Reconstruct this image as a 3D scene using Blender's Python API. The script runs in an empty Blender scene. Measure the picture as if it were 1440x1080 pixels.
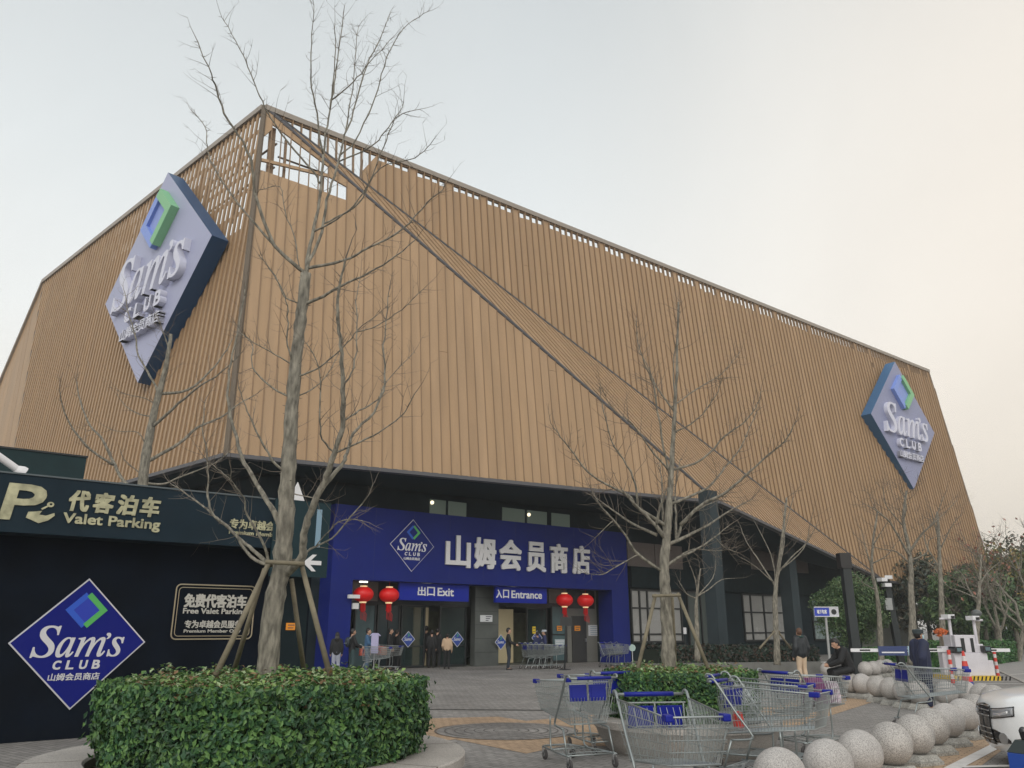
import bpy, bmesh, math, random
from mathutils import Vector, Matrix, noise
sc = bpy.context.scene
R = math.radians
V = Vector
random.seed(7)

# ------------------------------------------------------------------ camera, world, sun, exposure
FPX = 1120.0
PITCH = math.atan(345/1120)
CP, SP = math.cos(PITCH), math.sin(PITCH)
EYE = V((0, 0, 1.6))
cam = bpy.data.cameras.new('camera')
cam.sensor_width = 36; cam.lens = 36*FPX/1440
cam.clip_start = 0.1; cam.clip_end = 3000
camo = bpy.data.objects.new('camera', cam); sc.collection.objects.link(camo)
camo.location = EYE; camo.rotation_euler = (math.pi/2+PITCH, 0, 0)
sc.camera = camo
sc.view_settings.view_transform = 'Standard'; sc.view_settings.look = 'None'
sc.view_settings.gamma = 1.0; sc.view_settings.exposure = 0.10
sc.view_settings.use_curve_mapping = False

SUN_EL, SUN_AZ = R(34), R(186)        # azimuth clockwise from +Y: soft sun added behind the photographer, standing for sky brightness
world = bpy.data.worlds.new('World'); sc.world = world; world.use_nodes = True
wt = world.node_tree; wt.nodes.clear()
def wn(t, **k):
    n = wt.nodes.new(t)
    for a, b in k.items(): setattr(n, a, b)
    return n
wo = wn('ShaderNodeOutputWorld'); add = wn('ShaderNodeAddShader')
sky = wn('ShaderNodeTexSky', sky_type='NISHITA'); sky.sun_disc = False
sky.sun_elevation = SUN_EL; sky.sun_rotation = SUN_AZ; sky.dust_density = 4; sky.air_density = 1.5
bg1 = wn('ShaderNodeBackground'); bg1.inputs[1].default_value = 0.01
bg2 = wn('ShaderNodeBackground'); bg2.inputs[1].default_value = 0.95
wt.links.new(sky.outputs[0], bg1.inputs[0])
tc = wn('ShaderNodeTexCoord'); sep = wn('ShaderNodeSeparateXYZ')
wt.links.new(tc.outputs['Generated'], sep.inputs[0])
# cloud deck: grey-blue overhead, paler and warmer near the horizon, warmest towards the hidden sun
ramp = wn('ShaderNodeValToRGB'); el = ramp.color_ramp.elements
el[0].position = 0.0; el[0].color = (1.0, 0.90, 0.78, 1)
el[1].position = 1.0; el[1].color = (0.55, 0.58, 0.60, 1)
for p_, c_ in ((0.18, (0.98, 0.94, 0.87, 1)), (0.34, (0.92, 0.935, 0.915, 1)), (0.50, (0.78, 0.815, 0.815, 1)), (0.75, (0.58, 0.615, 0.625, 1))):
    e = el.new(p_); e.color = c_
wt.links.new(sep.outputs[2], ramp.inputs[0])
dotn = wn('ShaderNodeVectorMath', operation='DOT_PRODUCT'); dotn.inputs[1].default_value = (0.86, 0.48, 0.12)
wt.links.new(tc.outputs['Generated'], dotn.inputs[0])
mr = wn('ShaderNodeMapRange', interpolation_type='SMOOTHSTEP'); mr.inputs[1].default_value = 0.45; mr.inputs[2].default_value = 1.0
mr.inputs[3].default_value = 0; mr.inputs[4].default_value = 0.78
wt.links.new(dotn.outputs['Value'], mr.inputs[0])
mx = wn('ShaderNodeMix', data_type='RGBA')
mx.inputs[7].default_value = (1.0, 0.875, 0.73, 1)
wt.links.new(mr.outputs[0], mx.inputs[0]); wt.links.new(ramp.outputs[0], mx.inputs[6])
ns = wn('ShaderNodeTexNoise'); ns.inputs['Scale'].default_value = 1.9; ns.inputs['Detail'].default_value = 5; ns.inputs['Distortion'].default_value = .6
wt.links.new(tc.outputs['Generated'], ns.inputs['Vector'])
nr = wn('ShaderNodeMapRange'); nr.inputs[1].default_value = 0.3; nr.inputs[2].default_value = 0.7; nr.inputs[3].default_value = 0.94; nr.inputs[4].default_value = 1.05
wt.links.new(ns.outputs[0], nr.inputs[0])
mul = wn('ShaderNodeVectorMath', operation='SCALE')
wt.links.new(mx.outputs[2], mul.inputs[0]); wt.links.new(nr.outputs[0], mul.inputs['Scale'])
# the cloud deck is brightened behind the photographer to light the facade
bk = wn('ShaderNodeMapRange', interpolation_type='SMOOTHSTEP'); bk.inputs[1].default_value = 0.15; bk.inputs[2].default_value = -0.7
bk.inputs[3].default_value = 1.0; bk.inputs[4].default_value = 1.38
wt.links.new(sep.outputs[1], bk.inputs[0])
mul2 = wn('ShaderNodeVectorMath', operation='SCALE')
wt.links.new(mul.outputs[0], mul2.inputs[0]); wt.links.new(bk.outputs[0], mul2.inputs['Scale'])
wt.links.new(mul2.outputs[0], bg2.inputs[0])
wt.links.new(bg1.outputs[0], add.inputs[0]); wt.links.new(bg2.outputs[0], add.inputs[1]); wt.links.new(add.outputs[0], wo.inputs[0])

sl = bpy.data.lights.new('sun', 'SUN'); sl.energy = 1.0; sl.angle = R(28); sl.color = (1, 0.95, 0.88)
so = bpy.data.objects.new('sun', sl); sc.collection.objects.link(so)
sdir = V((math.sin(SUN_AZ)*math.cos(SUN_EL), math.cos(SUN_AZ)*math.cos(SUN_EL), math.sin(SUN_EL)))
so.rotation_euler = sdir.to_track_quat('Z', 'Y').to_euler(); so.location = (30, -10, 40)

# ------------------------------------------------------------------ measuring helpers (survey of the place from the photo)
def ray(u, v):
    x = (u-720)/FPX; y = (540-v)/FPX
    return V((x, CP-y*SP, SP+y*CP))
def at(u, v, t): return EYE+ray(u, v)*t
def on_z(u, v, z=0.0):
    r = ray(u, v); return EYE+r*((z-1.6)/r.z)
class Fr:
    """a flat frame: origin o, axis x, axis y, normal n towards the viewer"""
    def __init__(s, o, x, y=(0, 0, 1), n=None):
        s.o = V(o); s.x = V(x).normalized(); s.y = V(y).normalized()
        s.n = V(n).normalized() if n else s.x.cross(s.y).normalized()
    def P(s, a, b, c=0.0): return s.o+s.x*a+s.y*b+s.n*c
    def off(s, c): return Fr(s.o+s.n*c, s.x, s.y, s.n)
    def px(s, u, v):
        r = ray(u, v); p = EYE+r*((s.o-EYE).dot(s.n)/r.dot(s.n)); q = p-s.o
        # x and y need not be exactly orthogonal
        return q.dot(s.x), q.dot(s.y)

# ------------------------------------------------------------------ materials
MATS = {}
def mat(name, col, rough=0.6, metal=0.0, var=0.0, vscale=3.0, bump=0.0, bscale=40.0, emit=None, spec=0.5, trans=0, coat=0, vstretch=None, speck=None, alpha=1):
    if name in MATS: return MATS[name]
    m = bpy.data.materials.new(name); m.use_nodes = True
    nt = m.node_tree; b = nt.nodes['Principled BSDF']; L = nt.links.new
    b.inputs['Base Color'].default_value = (*col, 1); b.inputs['Roughness'].default_value = rough
    b.inputs['Metallic'].default_value = metal; b.inputs['Specular IOR Level'].default_value = spec
    b.inputs['Transmission Weight'].default_value = trans; b.inputs['Coat Weight'].default_value = coat
    b.inputs['Alpha'].default_value = alpha
    t = nt.nodes.new('ShaderNodeTexCoord'); vec = t.outputs['Object']
    if vstretch:
        mp = nt.nodes.new('ShaderNodeMapping'); mp.inputs['Scale'].default_value = vstretch
        L(vec, mp.inputs[0]); vec = mp.outputs[0]
    if var > 0:
        n = nt.nodes.new('ShaderNodeTexNoise'); n.inputs['Scale'].default_value = vscale; n.inputs['Detail'].default_value = 6
        L(vec, n.inputs['Vector'])
        r = nt.nodes.new('ShaderNodeMapRange'); r.inputs[1].default_value = .3; r.inputs[2].default_value = .7
        r.inputs[3].default_value = 1-var; r.inputs[4].default_value = 1+var
        L(n.outputs[0], r.inputs[0])
        s = nt.nodes.new('ShaderNodeVectorMath'); s.operation = 'SCALE'; s.inputs[0].default_value = col
        L(r.outputs[0], s.inputs['Scale']); out = s.outputs[0]
        if speck:
            n2 = nt.nodes.new('ShaderNodeTexNoise'); n2.inputs['Scale'].default_value = speck[0]; n2.inputs['Detail'].default_value = 2
            L(t.outputs['Object'], n2.inputs['Vector'])
            r2 = nt.nodes.new('ShaderNodeMapRange'); r2.inputs[1].default_value = .36; r2.inputs[2].default_value = .6
            r2.inputs[3].default_value = speck[1]; r2.inputs[4].default_value = 1.08
            L(n2.outputs[0], r2.inputs[0])
            s2 = nt.nodes.new('ShaderNodeVectorMath'); s2.operation = 'SCALE'
            L(out, s2.inputs[0]); L(r2.outputs[0], s2.inputs['Scale']); out = s2.outputs[0]
        L(out, b.inputs['Base Color'])
        rr = nt.nodes.new('ShaderNodeMapRange'); rr.inputs[3].default_value = max(rough-.1, .02); rr.inputs[4].default_value = min(rough+.12, 1)
        L(n.outputs[0], rr.inputs[0]); L(rr.outputs[0], b.inputs['Roughness'])
    if bump > 0:
        n = nt.nodes.new('ShaderNodeTexNoise'); n.inputs['Scale'].default_value = bscale; n.inputs['Detail'].default_value = 5
        L(vec, n.inputs['Vector'])
        bp = nt.nodes.new('ShaderNodeBump'); bp.inputs['Strength'].default_value = bump; bp.inputs['Distance'].default_value = .02
        L(n.outputs[0], bp.inputs['Height']); L(bp.outputs[0], b.inputs['Normal'])
    if emit:
        b.inputs['Emission Color'].default_value = (*emit[0], 1); b.inputs['Emission Strength'].default_value = emit[1]
    MATS[name] = m
    return m

# ------------------------------------------------------------------ mesh builder
class MB:
    def __init__(s): s.v = []; s.f = []; s.m = []
    def add(s, vs, fs, mi=0):
        o = len(s.v); s.v.extend([tuple(p) for p in vs]); s.f.extend([tuple(i+o for i in f) for f in fs]); s.m.extend([mi]*len(fs)); return s
    def hexa(s, p, mi=0):      # p: 4 bottom + 4 top points
        return s.add(p, [(3, 2, 1, 0), (4, 5, 6, 7), (0, 1, 5, 4), (1, 2, 6, 5), (2, 3, 7, 6), (3, 0, 4, 7)], mi)
    def fbox(s, fr, a0, a1, b0, b1, c0, c1, mi=0):
        P = fr.P
        return s.hexa([P(a0, b0, c0), P(a1, b0, c0), P(a1, b0, c1), P(a0, b0, c1), P(a0, b1, c0), P(a1, b1, c0), P(a1, b1, c1), P(a0, b1, c1)], mi)
    def box(s, x0, x1, y0, y1, z0, z1, mi=0):
        return s.hexa([(x0, y0, z0), (x1, y0, z0), (x1, y1, z0), (x0, y1, z0), (x0, y0, z1), (x1, y0, z1), (x1, y1, z1), (x0, y1, z1)], mi)
    def cbox(s, c, sx, sy, sz, rz=0, mi=0):
        ca, sa = math.cos(rz), math.sin(rz); pts = []
        for dz in (-sz/2, sz/2):
            for dx, dy in ((-sx/2, -sy/2), (sx/2, -sy/2), (sx/2, sy/2), (-sx/2, sy/2)):
                pts.append((c[0]+dx*ca-dy*sa, c[1]+dx*sa+dy*ca, c[2]+dz))
        return s.hexa(pts, mi)
    def prism(s, pts, off, mi=0):   # closed polygon pts (3-D) extruded by vector off
        n = len(pts); a = [V(p) for p in pts]; off = V(off)
        return s.add(a+[p+off for p in a], [tuple(range(n))[::-1], tuple(range(n, 2*n))]+[(i, (i+1) % n, n+(i+1) % n, n+i) for i in range(n)], mi)
    def tube(s, pts, rs, k=8, mi=0, closed=False, cap=True):
        pts = [V(p) for p in pts]; n = len(pts)
        if not hasattr(rs, '__len__'): rs = [rs]*n
        ref = None; vs = []
        for i, p in enumerate(pts):
            if closed: t = pts[(i+1) % n]-pts[i-1]
            else: t = pts[min(i+1, n-1)]-pts[max(i-1, 0)]
            if t.length < 1e-9: t = V((0, 0, 1))
            t.normalize()
            if ref is None:
                ref = V((0, 0, 1)) if abs(t.z) < .9 else V((1, 0, 0))
            a = ref-t*ref.dot(t)
            if a.length < 1e-4: a = t.orthogonal()
            a.normalize(); b = t.cross(a); ref = a
            for j in range(k):
                an = 2*math.pi*j/k
                vs.append(p+(a*math.cos(an)+b*math.sin(an))*rs[i])
        fs = []
        for i in range(n if closed else n-1):
            i2 = (i+1) % n
            for j in range(k):
                j2 = (j+1) % k; fs.append((i*k+j, i*k+j2, i2*k+j2, i2*k+j))
        if cap and not closed:
            fs.append(tuple(range(k))[::-1]); fs.append(tuple(range((n-1)*k, n*k)))
        return s.add(vs, fs, mi)
    def lathe(s, prof, c=(0, 0, 0), k=24, mi=0, axis=None, sx=1, sy=1):
        vs = []; fs = []; n = len(prof)
        q = V(axis).to_track_quat('Z', 'Y') if axis else None
        for r, z in prof:
            for j in range(k):
                an = 2*math.pi*j/k; p = V((r*math.cos(an)*sx, r*math.sin(an)*sy, z))
                if q: p = q @ p
                vs.append(p+V(c))
        for i in range(n-1):
            for j in range(k):
                j2 = (j+1) % k; fs.append((i*k+j, i*k+j2, (i+1)*k+j2, (i+1)*k+j))
        if prof[0][0] > 1e-6: fs.append(tuple(range(k))[::-1])
        if prof[-1][0] > 1e-6: fs.append(tuple(range((n-1)*k, n*k)))
        return s.add(vs, fs, mi)
    def ball(s, c, r, k=16, mi=0, sx=1, sy=1, sz=1):
        m = k//2; prof = [(max(r*math.sin(math.pi*i/m), 1e-5), -r*math.cos(math.pi*i/m)*sz) for i in range(m+1)]
        return s.lathe(prof, c, k, mi, None, sx, sy)
    def build(s, name, mats, parent=None, smooth=False, origin=None, bevel=0, mods=None):
        me = bpy.data.meshes.new(name)
        o = V(origin) if origin is not None else V((0, 0, 0))
        if parent is not None and origin is None and parent.get('_o'): o = V(parent['_o'])
        me.from_pydata([(p[0]-o.x, p[1]-o.y, p[2]-o.z) for p in s.v], [], s.f)
        if not isinstance(mats, (list, tuple)): mats = [mats]
        for m in mats: me.materials.append(m)
        if len(mats) > 1: me.polygons.foreach_set('material_index', s.m)
        if smooth: me.polygons.foreach_set('use_smooth', [True]*len(me.polygons))
        me.update()
        ob = bpy.data.objects.new(name, me); sc.collection.objects.link(ob)
        if parent is not None: ob.parent = parent
        elif origin is not None: ob.location = o
        if bevel:
            b = ob.modifiers.new('bevel', 'BEVEL'); b.width = bevel; b.segments = 2; b.limit_method = 'ANGLE'
        if smooth and smooth != 'all': me.set_sharp_from_angle(angle=R(42))
        return ob

def tag(o, label=None, cat=None, group=None, kind=None):
    if label: o['label'] = label
    if cat: o['category'] = cat
    if group: o['group'] = group
    if kind: o['kind'] = kind
    return o
def thing(name, label, cat, loc=(0, 0, 0), rz=0, group=None, kind=None):
    """Empty at the thing's base. World-space parts are built relative to loc when rz == 0"""
    o = bpy.data.objects.new(name, None); sc.collection.objects.link(o)
    o.empty_display_size = .2
    o.location = loc; o.rotation_euler = (0, 0, rz)
    return tag(o, label, cat, group, kind)
def kids(o): return [c for c in sc.collection.objects if c.parent == o]
def part(mb, name, m, root, local=False, **k):
    """part of a thing; local=True: mesh is already in the thing's own axes"""
    o = (0, 0, 0) if local else tuple(wloc(root))
    return mb.build(name, m, root, origin=o, **k)
def wloc(o):
    p = V(o.location)
    while o.parent is not None: o = o.parent; p = p+V(o.location)
    return p
CH = {}
def dup(root, loc, rz, label=None, kidmap=None):
    if root.name not in CH:
        CH[root.name] = [(c, [g for g in sc.collection.objects if g.parent == c]) for c in sc.collection.objects if c.parent == root]
    r = root.copy(); sc.collection.objects.link(r); r.location = loc; r.rotation_euler = (0, 0, rz)
    if label: r['label'] = label
    for c, gs in CH[root.name]:
        c2 = c.copy(); sc.collection.objects.link(c2); c2.parent = r
        for g in gs:
            g2 = g.copy(); sc.collection.objects.link(g2); g2.parent = c2
    return r

# ------------------------------------------------------------------ lettering
def glyphs(body, extrude, bold=0.0, offset=0.0, res=3):
    cu = bpy.data.curves.new('lettering', 'FONT'); cu.body = body; cu.extrude = .5; cu.offset = offset; cu.resolution_u = res
    ob = bpy.data.objects.new('lettering', cu); sc.collection.objects.link(ob)
    dg = bpy.context.evaluated_depsgraph_get()
    me = bpy.data.meshes.new_from_object(ob.evaluated_get(dg))
    vs = [v.co.copy() for v in me.vertices]; fs = [tuple(p.vertices) for p in me.polygons]
    bpy.data.objects.remove(ob); bpy.data.curves.remove(cu); bpy.data.meshes.remove(me)
    return vs, fs
def text_mb(mb, fr, a0, a1, b0, b1, body, depth=.01, bold=0.0, lift=.004, mi=0, shear=0.0, res=3):
    """letters fitted to the rectangle a0..a1 x b0..b1 of the frame, standing depth proud"""
    vs, fs = glyphs(body, depth, res=res)
    if not vs: return
    x0 = min(v.x for v in vs); x1 = max(v.x for v in vs); y0 = min(v.y for v in vs); y1 = max(v.y for v in vs)
    h = (b1-b0)
    sh = [(0, 0)] if bold <= 0 else [(-1, -1), (1, -1), (-1, 1), (1, 1), (0, 0), (-1, 0), (1, 0), (0, -1), (0, 1)]
    for k, (dx, dy) in enumerate(sh):
        bx = bold*h*dx; by = bold*h*dy*.8
        out = []
        for v in vs:
            fa = (v.x-x0)/(x1-x0); fb = (v.y-y0)/(y1-y0)
            a = a0+bold*h+fa*(a1-a0-2*bold*h)+bx; b = b0+bold*h*.8+fb*(b1-b0-1.6*bold*h)+by
            a += shear*(b-(b0+b1)/2)
            c = lift+(depth-.0004*k if v.z > 0 else 0.0002*k)
            out.append(fr.P(a, b, c))
        mb.add(out, fs, mi)

# ------------------------------------------------------------------ shared materials
M_gold = mat('bronze_cladding', (.378, .250, .143), .5, .0, var=.10, vscale=.9, bump=.08, bscale=6, spec=.35, vstretch=(2.2, 2.2, .12))
M_gold_shade = mat('bronze_shade_tone', (.255, .168, .098), .5, .0, var=.08, vscale=.5, spec=.35)  # darker bronze: groove shade painted into ribs and side panels
M_goldb = mat('bronze_cladding_worn', (.362, .238, .136), .5, .0, var=.10, vscale=.9, bump=.08, bscale=6, spec=.35, vstretch=(2.2, 2.2, .12))
M_goldc = mat('bronze_cladding_pale', (.390, .260, .152), .5, .0, var=.10, vscale=.9, bump=.08, bscale=6, spec=.35, vstretch=(2.2, 2.2, .12))
M_cope = mat('dark_coping', (.10, .10, .11), .5, .3)
M_soff = mat('soffit_panel', (.018, .032, .040), .8, spec=.1, var=.2, vscale=.6)
M_dark = mat('dark_wall', (.016, .026, .032), .8, spec=.12, var=.25, vscale=.8)
M_stone = mat('grey_stone_wall', (.17, .17, .155), .6, var=.12, vscale=1.2)
M_glass = mat('dark_glass', (.012, .026, .032), .1, spec=.35)
M_pane = mat('grey_screened_glass', (.36, .36, .35), .25, var=.1, vscale=.7)
M_frame = mat('black_frame', (.015, .018, .02), .4)
M_blue = mat('blue_cladding', (.006, .016, .17), .55, spec=.2, var=.12, vscale=.5)
M_white = mat('white_letter', (.72, .72, .74), .5)
M_navy = mat('navy_panel', (.012, .018, .16), .4, var=.05)
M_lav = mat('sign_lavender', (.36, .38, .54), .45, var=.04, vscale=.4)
M_signside = mat('sign_side_blue', (.01, .06, .16), .4)
M_mblue = mat('emblem_blue', (.03, .12, .55), .4, spec=.2)
M_green = mat('emblem_green', (.08, .42, .10), .4)
M_steel = mat('brushed_steel', (.55, .56, .57), .35, .9)
M_rubber = mat('black_rubber', (.02, .02, .02), .7)
M_red = mat('red_cloth', (.6, .008, .01), .5)
# ------------------------------------------------------------------ THE STORE BUILDING
D = V((.787, .617, 0)).normalized(); N = V((.617, -.787, 0)).normalized(); Z = V((0, 0, 1))
PO = on_z(467, 946, 0)
FP = Fr(PO, D, Z, N)                       # portal front plane; a along the front, b = height
B0 = on_z(318, 641, 7.58); B1 = on_z(1010, 707, 7.58)
T0 = V((-11.0, 30.2, 23.8)); FF = on_z(62, 395, 23.8); E0 = on_z(1305, 521, 23.8)
MN = V((.6139, -.7831, .0995)).normalized()
FM0 = Fr(T0, D, Z, MN)
def main_pt(u, v):
    r = ray(u, v); return EYE+r*((T0-EYE).dot(MN)/r.dot(MN))
C0 = main_pt(1243, 817); D0 = main_pt(1405, 841); E0 = main_pt(1305, 521)
G0 = B0+(FF-T0).normalized()*24.9
H0 = V((-39.9, 55.7, 7.58))
store = thing('store_building', 'large wholesale club store with folded bronze ribbed cladding over a dark ground floor', 'building', tuple(PO))

def clip(poly, nx, ny, c):                 # keep nx*x+ny*y <= c
    out = []
    for i in range(len(poly)):
        a = poly[i]; b = poly[(i+1) % len(poly)]
        da = nx*a[0]+ny*a[1]-c; db = nx*b[0]+ny*b[1]-c
        if da <= 0: out.append(a)
        if (da < 0 < db) or (db < 0 < da):
            t = da/(da-db); out.append((a[0]+(b[0]-a[0])*t, a[1]+(b[1]-a[1])*t))
    return out
def area(p): return abs(sum(p[i][0]*p[(i+1) % len(p)][1]-p[(i+1) % len(p)][0]*p[i][1] for i in range(len(p))))/2
def clad(name, pts, up, spacing, fw, fd, openings=(), panel_t=.08, fold=.0, seed=1, phase=0, ribm=None, panm=None, finb=.05, seam=0):
    """ribbed sheet over a flat convex polygon. up: rib direction. openings: (x0,x1,(m,c),(m,c)) between two lines y=m*x+c"""
    rnd = random.Random(seed)
    pts = [V(p) for p in pts]
    n = (pts[1]-pts[0]).cross(pts[2]-pts[0]).normalized()
    if n.dot(EYE-pts[0]) < 0: n = -n
    up = (V(up)-n*V(up).dot(n)).normalized(); x = up.cross(n).normalized()
    fr = Fr(pts[0], x, up, n)
    poly = [((p-pts[0]).dot(x), (p-pts[0]).dot(up)) for p in pts]
    x0 = min(p[0] for p in poly); x1 = max(p[0] for p in poly)
    pan = MB(); fin = MB(); k = 0; xi = x0-phase*spacing
    while xi < x1:
        xa = max(xi, x0); xb = min(xi+spacing, x1)
        cell = clip(clip(poly, 1, 0, xb), -1, 0, -xa)
        if len(cell) > 2 and area(cell) > .002:
            xm = (xa+xb)/2
            ops = sorted([o for o in openings if o[0] <= xm <= o[1]], key=lambda o: o[2][0]*xm+o[2][1])
            pieces = []; lo = None
            for o in ops:
                (m0, c0), (m1, c1) = o[2], o[3]
                pc = clip(cell, -m0, 1, c0)
                if lo: pc = clip(pc, lo[0], -1, -lo[1])
                if len(pc) > 2 and area(pc) > .001: pieces.append(pc)
                lo = (m1, c1)
            pc = cell if not lo else clip(cell, lo[0], -1, -lo[1])
            if len(pc) > 2 and area(pc) > .001: pieces.append(pc)
            j = rnd.uniform(-.006, .006)
            mi = rnd.choice((0, 0, 1, 2))
            if seam and not panm and rnd.random() < .30:
                cut = []; y_ = rnd.choice((0, .35, .6))*seam-seam*4
                for pc in pieces:
                    rest = pc; yy = y_
                    while yy < seam*8:
                        lo_ = clip(rest, 0, 1, yy); rest = clip(rest, 0, -1, -(yy+.014))
                        if len(lo_) > 2 and area(lo_) > .003: cut.append(lo_)
                        if len(rest) < 3: break
                        yy += seam
                    if len(rest) > 2 and area(rest) > .003: cut.append(rest)
                pieces = cut
            for pc in pieces:
                if fold:
                    # each bay is a shallow folded tray: its right edge stands proud
                    vs = [fr.P(a, b, j+fold*(a-xa)/(xb-xa)) for a, b in pc]
                else: vs = [fr.P(a, b, j) for a, b in pc]
                pan.prism(vs, -n*panel_t, mi)
        if xi > x0:
            col = clip(clip(poly, 1, 0, xi+fw/2), -1, 0, -(xi-fw/2))
            if len(col) > 2:
                ya = min(p[1] for p in col); yb = max(p[1] for p in col)
                if yb-ya > .05: fin.prism([fr.P(a, b, -finb) for a, b in col], n*(fd+finb))
        xi += spacing; k += 1
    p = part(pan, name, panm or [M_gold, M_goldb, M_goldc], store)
    f = fin.build(name.replace('facet', 'ribs') if 'facet' in name else name+'_ribs', ribm or M_gold_shade, p, origin=wloc(store))
    return fr, p

def line_of(fr, P, Q):     # y = m x + c in frame
    a = (P-fr.o).dot(fr.x), (P-fr.o).dot(fr.y); b = (Q-fr.o).dot(fr.x), (Q-fr.o).dot(fr.y)
    m = (b[1]-a[1])/(b[0]-a[0]); return m, a[1]-m*a[0]
def facet_frame(pts, up):
    pts = [V(p) for p in pts]; n = (pts[1]-pts[0]).cross(pts[2]-pts[0]).normalized()
    if n.dot(EYE-pts[0]) < 0: n = -n
    up = (V(up)-n*V(up).dot(n)).normalized()
    return Fr(pts[0], up.cross(n), up, n)
def pxline(fr, p, q):
    a = fr.px(*p); b = fr.px(*q); m = (b[1]-a[1])/(b[0]-a[0]); return (m, a[1]-m*a[0])

# front facet (triangle) with the big hole near its apex
fpts = (B0, B1, T0)
frA = facet_frame(fpts, Z)
def opA(pl, pr, top0, top1, bot0, bot1):
    xa = frA.px(*pl)[0]; xb = frA.px(*pr)[0]
    return (xa, xb, pxline(frA, bot0, bot1), pxline(frA, top0, top1))
tl = ((385, 183), (497, 262)); ml = ((366, 222), (470, 247)); bl = ((366, 239), (462, 272))
ml2 = ((366, 226), (470, 251))
ops = []
xa = frA.px(366.5, 230)[0]
def xat(u): return frA.px(u, 228)[0]
for u0, u1 in ((365, 376.5), (386, 400.5), (403.5, 457)):
    ops.append((xat(u0), xat(u1), pxline(frA, *bl), pxline(frA, *ml2)))
    ops.append((xat(u0), xat(u1), pxline(frA, *ml), pxline(frA, (385, 176), (448, 224)) if u0 > 380 else pxline(frA, (366, 196), (378, 186))))
ops.append((xat(459), xat(487), (pxline(frA, (458, 271), (474, 277)) ), pxline(frA, (448, 240), (486, 262))))
clad('front_facet', fpts, Z, .43, .035, .05, ops, fold=.02, phase=.3, seam=9.5)

mb = MB(); fb = frA.off(-.25)
for u0, u1, v0, v1 in ((377, 386.5, 172, 262), (400.5, 404, 190, 262), (455.5, 459, 236, 276)):
    a0 = frA.px(u0, 228)[0]; a1 = frA.px(u1, 228)[0]; mb = MB(); mb.fbox(fb, a0, a1, frA.px(u0, v1)[1], frA.px(u0, v0)[1], -.15, 0)
    part(mb, 'screen_post', M_gold_shade, store)
# main facet with the slots under its coping
mpts = (T0, C0, D0, E0)
frM = facet_frame(mpts, Z)
ops = []
topl = pxline(frM, (372, 150), (1305, 521))
def below(l, dy): return (l[0], l[1]-dy)
ops.append((frM.px(398, 180)[0], frM.px(521, 215)[0], pxline(frM, (395, 182), (508, 250)) if False else (0, -50), below(topl, .28)))
xr = random.Random(5)
x_s = frM.px(532, 216)[0]; x_e = frM.px(1300, 520)[0]
ops = []
# big triangular gap near the apex: every bay open from crease to coping
xm0 = frM.px(400, 175)[0]; xm1 = frM.px(506, 215)[0]
ops.append((xm0, xm1, (0, -60), below(topl, .28)))
xm2 = frM.px(532, 225)[0]
ops.append((xm1, xm2, pxline(frM, (507, 243), (531, 217)), below(topl, .28)))
xx = xm2; i = 0
while xx < x_e:
    g = .26+.36*min(1, (xx-xm2)/30)
    if i % 5 != 4 or xr.random() < .3:
        ops.append((xx+.0, xx+.43, below(topl, .26+g*xr.uniform(.8, 1.05)), below(topl, .26)))
    if xx > x_e-11 and xr.random() < .4:
        ops.append((xx, xx+.43, below(topl, 1.9), below(topl, 1.45)))
    xx += .435; i += 1
clad('main_facet', mpts, Z, .435, .045, .12, ops, fold=.05, seam=9)

# crease strip: narrow triangle folded under the main facet
spts = (T0, B1, C0)
sn = (B1-T0).cross(C0-T0).normalized()
if sn.dot(EYE-T0) < 0: sn = -sn
fs_ = Fr(T0, (C0-T0), sn.cross((C0-T0)), sn)
def on_plane(u, v, o, n_):
    r = ray(u, v); return EYE+r*((o-EYE).dot(n_)/r.dot(n_))
wdir = on_plane(760, 525, T0, sn)-on_plane(700, 455, T0, sn)
clad('crease_facet', spts, wdir, .50, .04, .04, (), fold=.03)

# side facet with patterned slots
lpts = (B0, T0, FF, G0)
frL = facet_frame(lpts, Z)
ops = []
tL = line_of(frL, T0, FF)
xT = (T0-frL.o).dot(frL.x); xF = (FF-frL.o).dot(frL.x); rL = random.Random(11)
for i in range(80):
    s0 = i*.40; sgL = 1 if xF > xT else -1; xa, xb = sorted((xT+sgL*s0, xT+sgL*(s0+.40)))
    if s0 > abs(xF-xT): break
    if s0 < 4.6: rows = 6-int(s0*.8)
    elif s0 < 9: rows = 2
    else: rows = 2+int((s0-9)/3.2)
    grp = (i//4) % 3
    for r_ in range(rows):
        if s0 > 4.6 and ((i+2*r_) % 5 == 4 or (grp == 2 and r_ % 2 == 1) or rL.random() < .12): continue
        if 3.2 < s0 < 4.8 and r_ > 3: continue
        h_ = .62 if s0 > 4.6 else .78
        yt = .35+r_*(h_+.22)
        ops.append((xa+.02, xb-.02, below(tL, yt+h_), below(tL, yt)))
clad('side_facet', lpts, Z, .40, .15, .055, ops, fold=.0, ribm=M_gold, panm=M_gold_shade, panel_t=.02, finb=.02, phase=.5)  # dark panels between paler ribs, groove shade put into the colour
# plain end facet round the left corner
epts = (G0, FF, H0)
clad('end_facet', epts, (FF-G0), .8, .01, .004, ())

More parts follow.
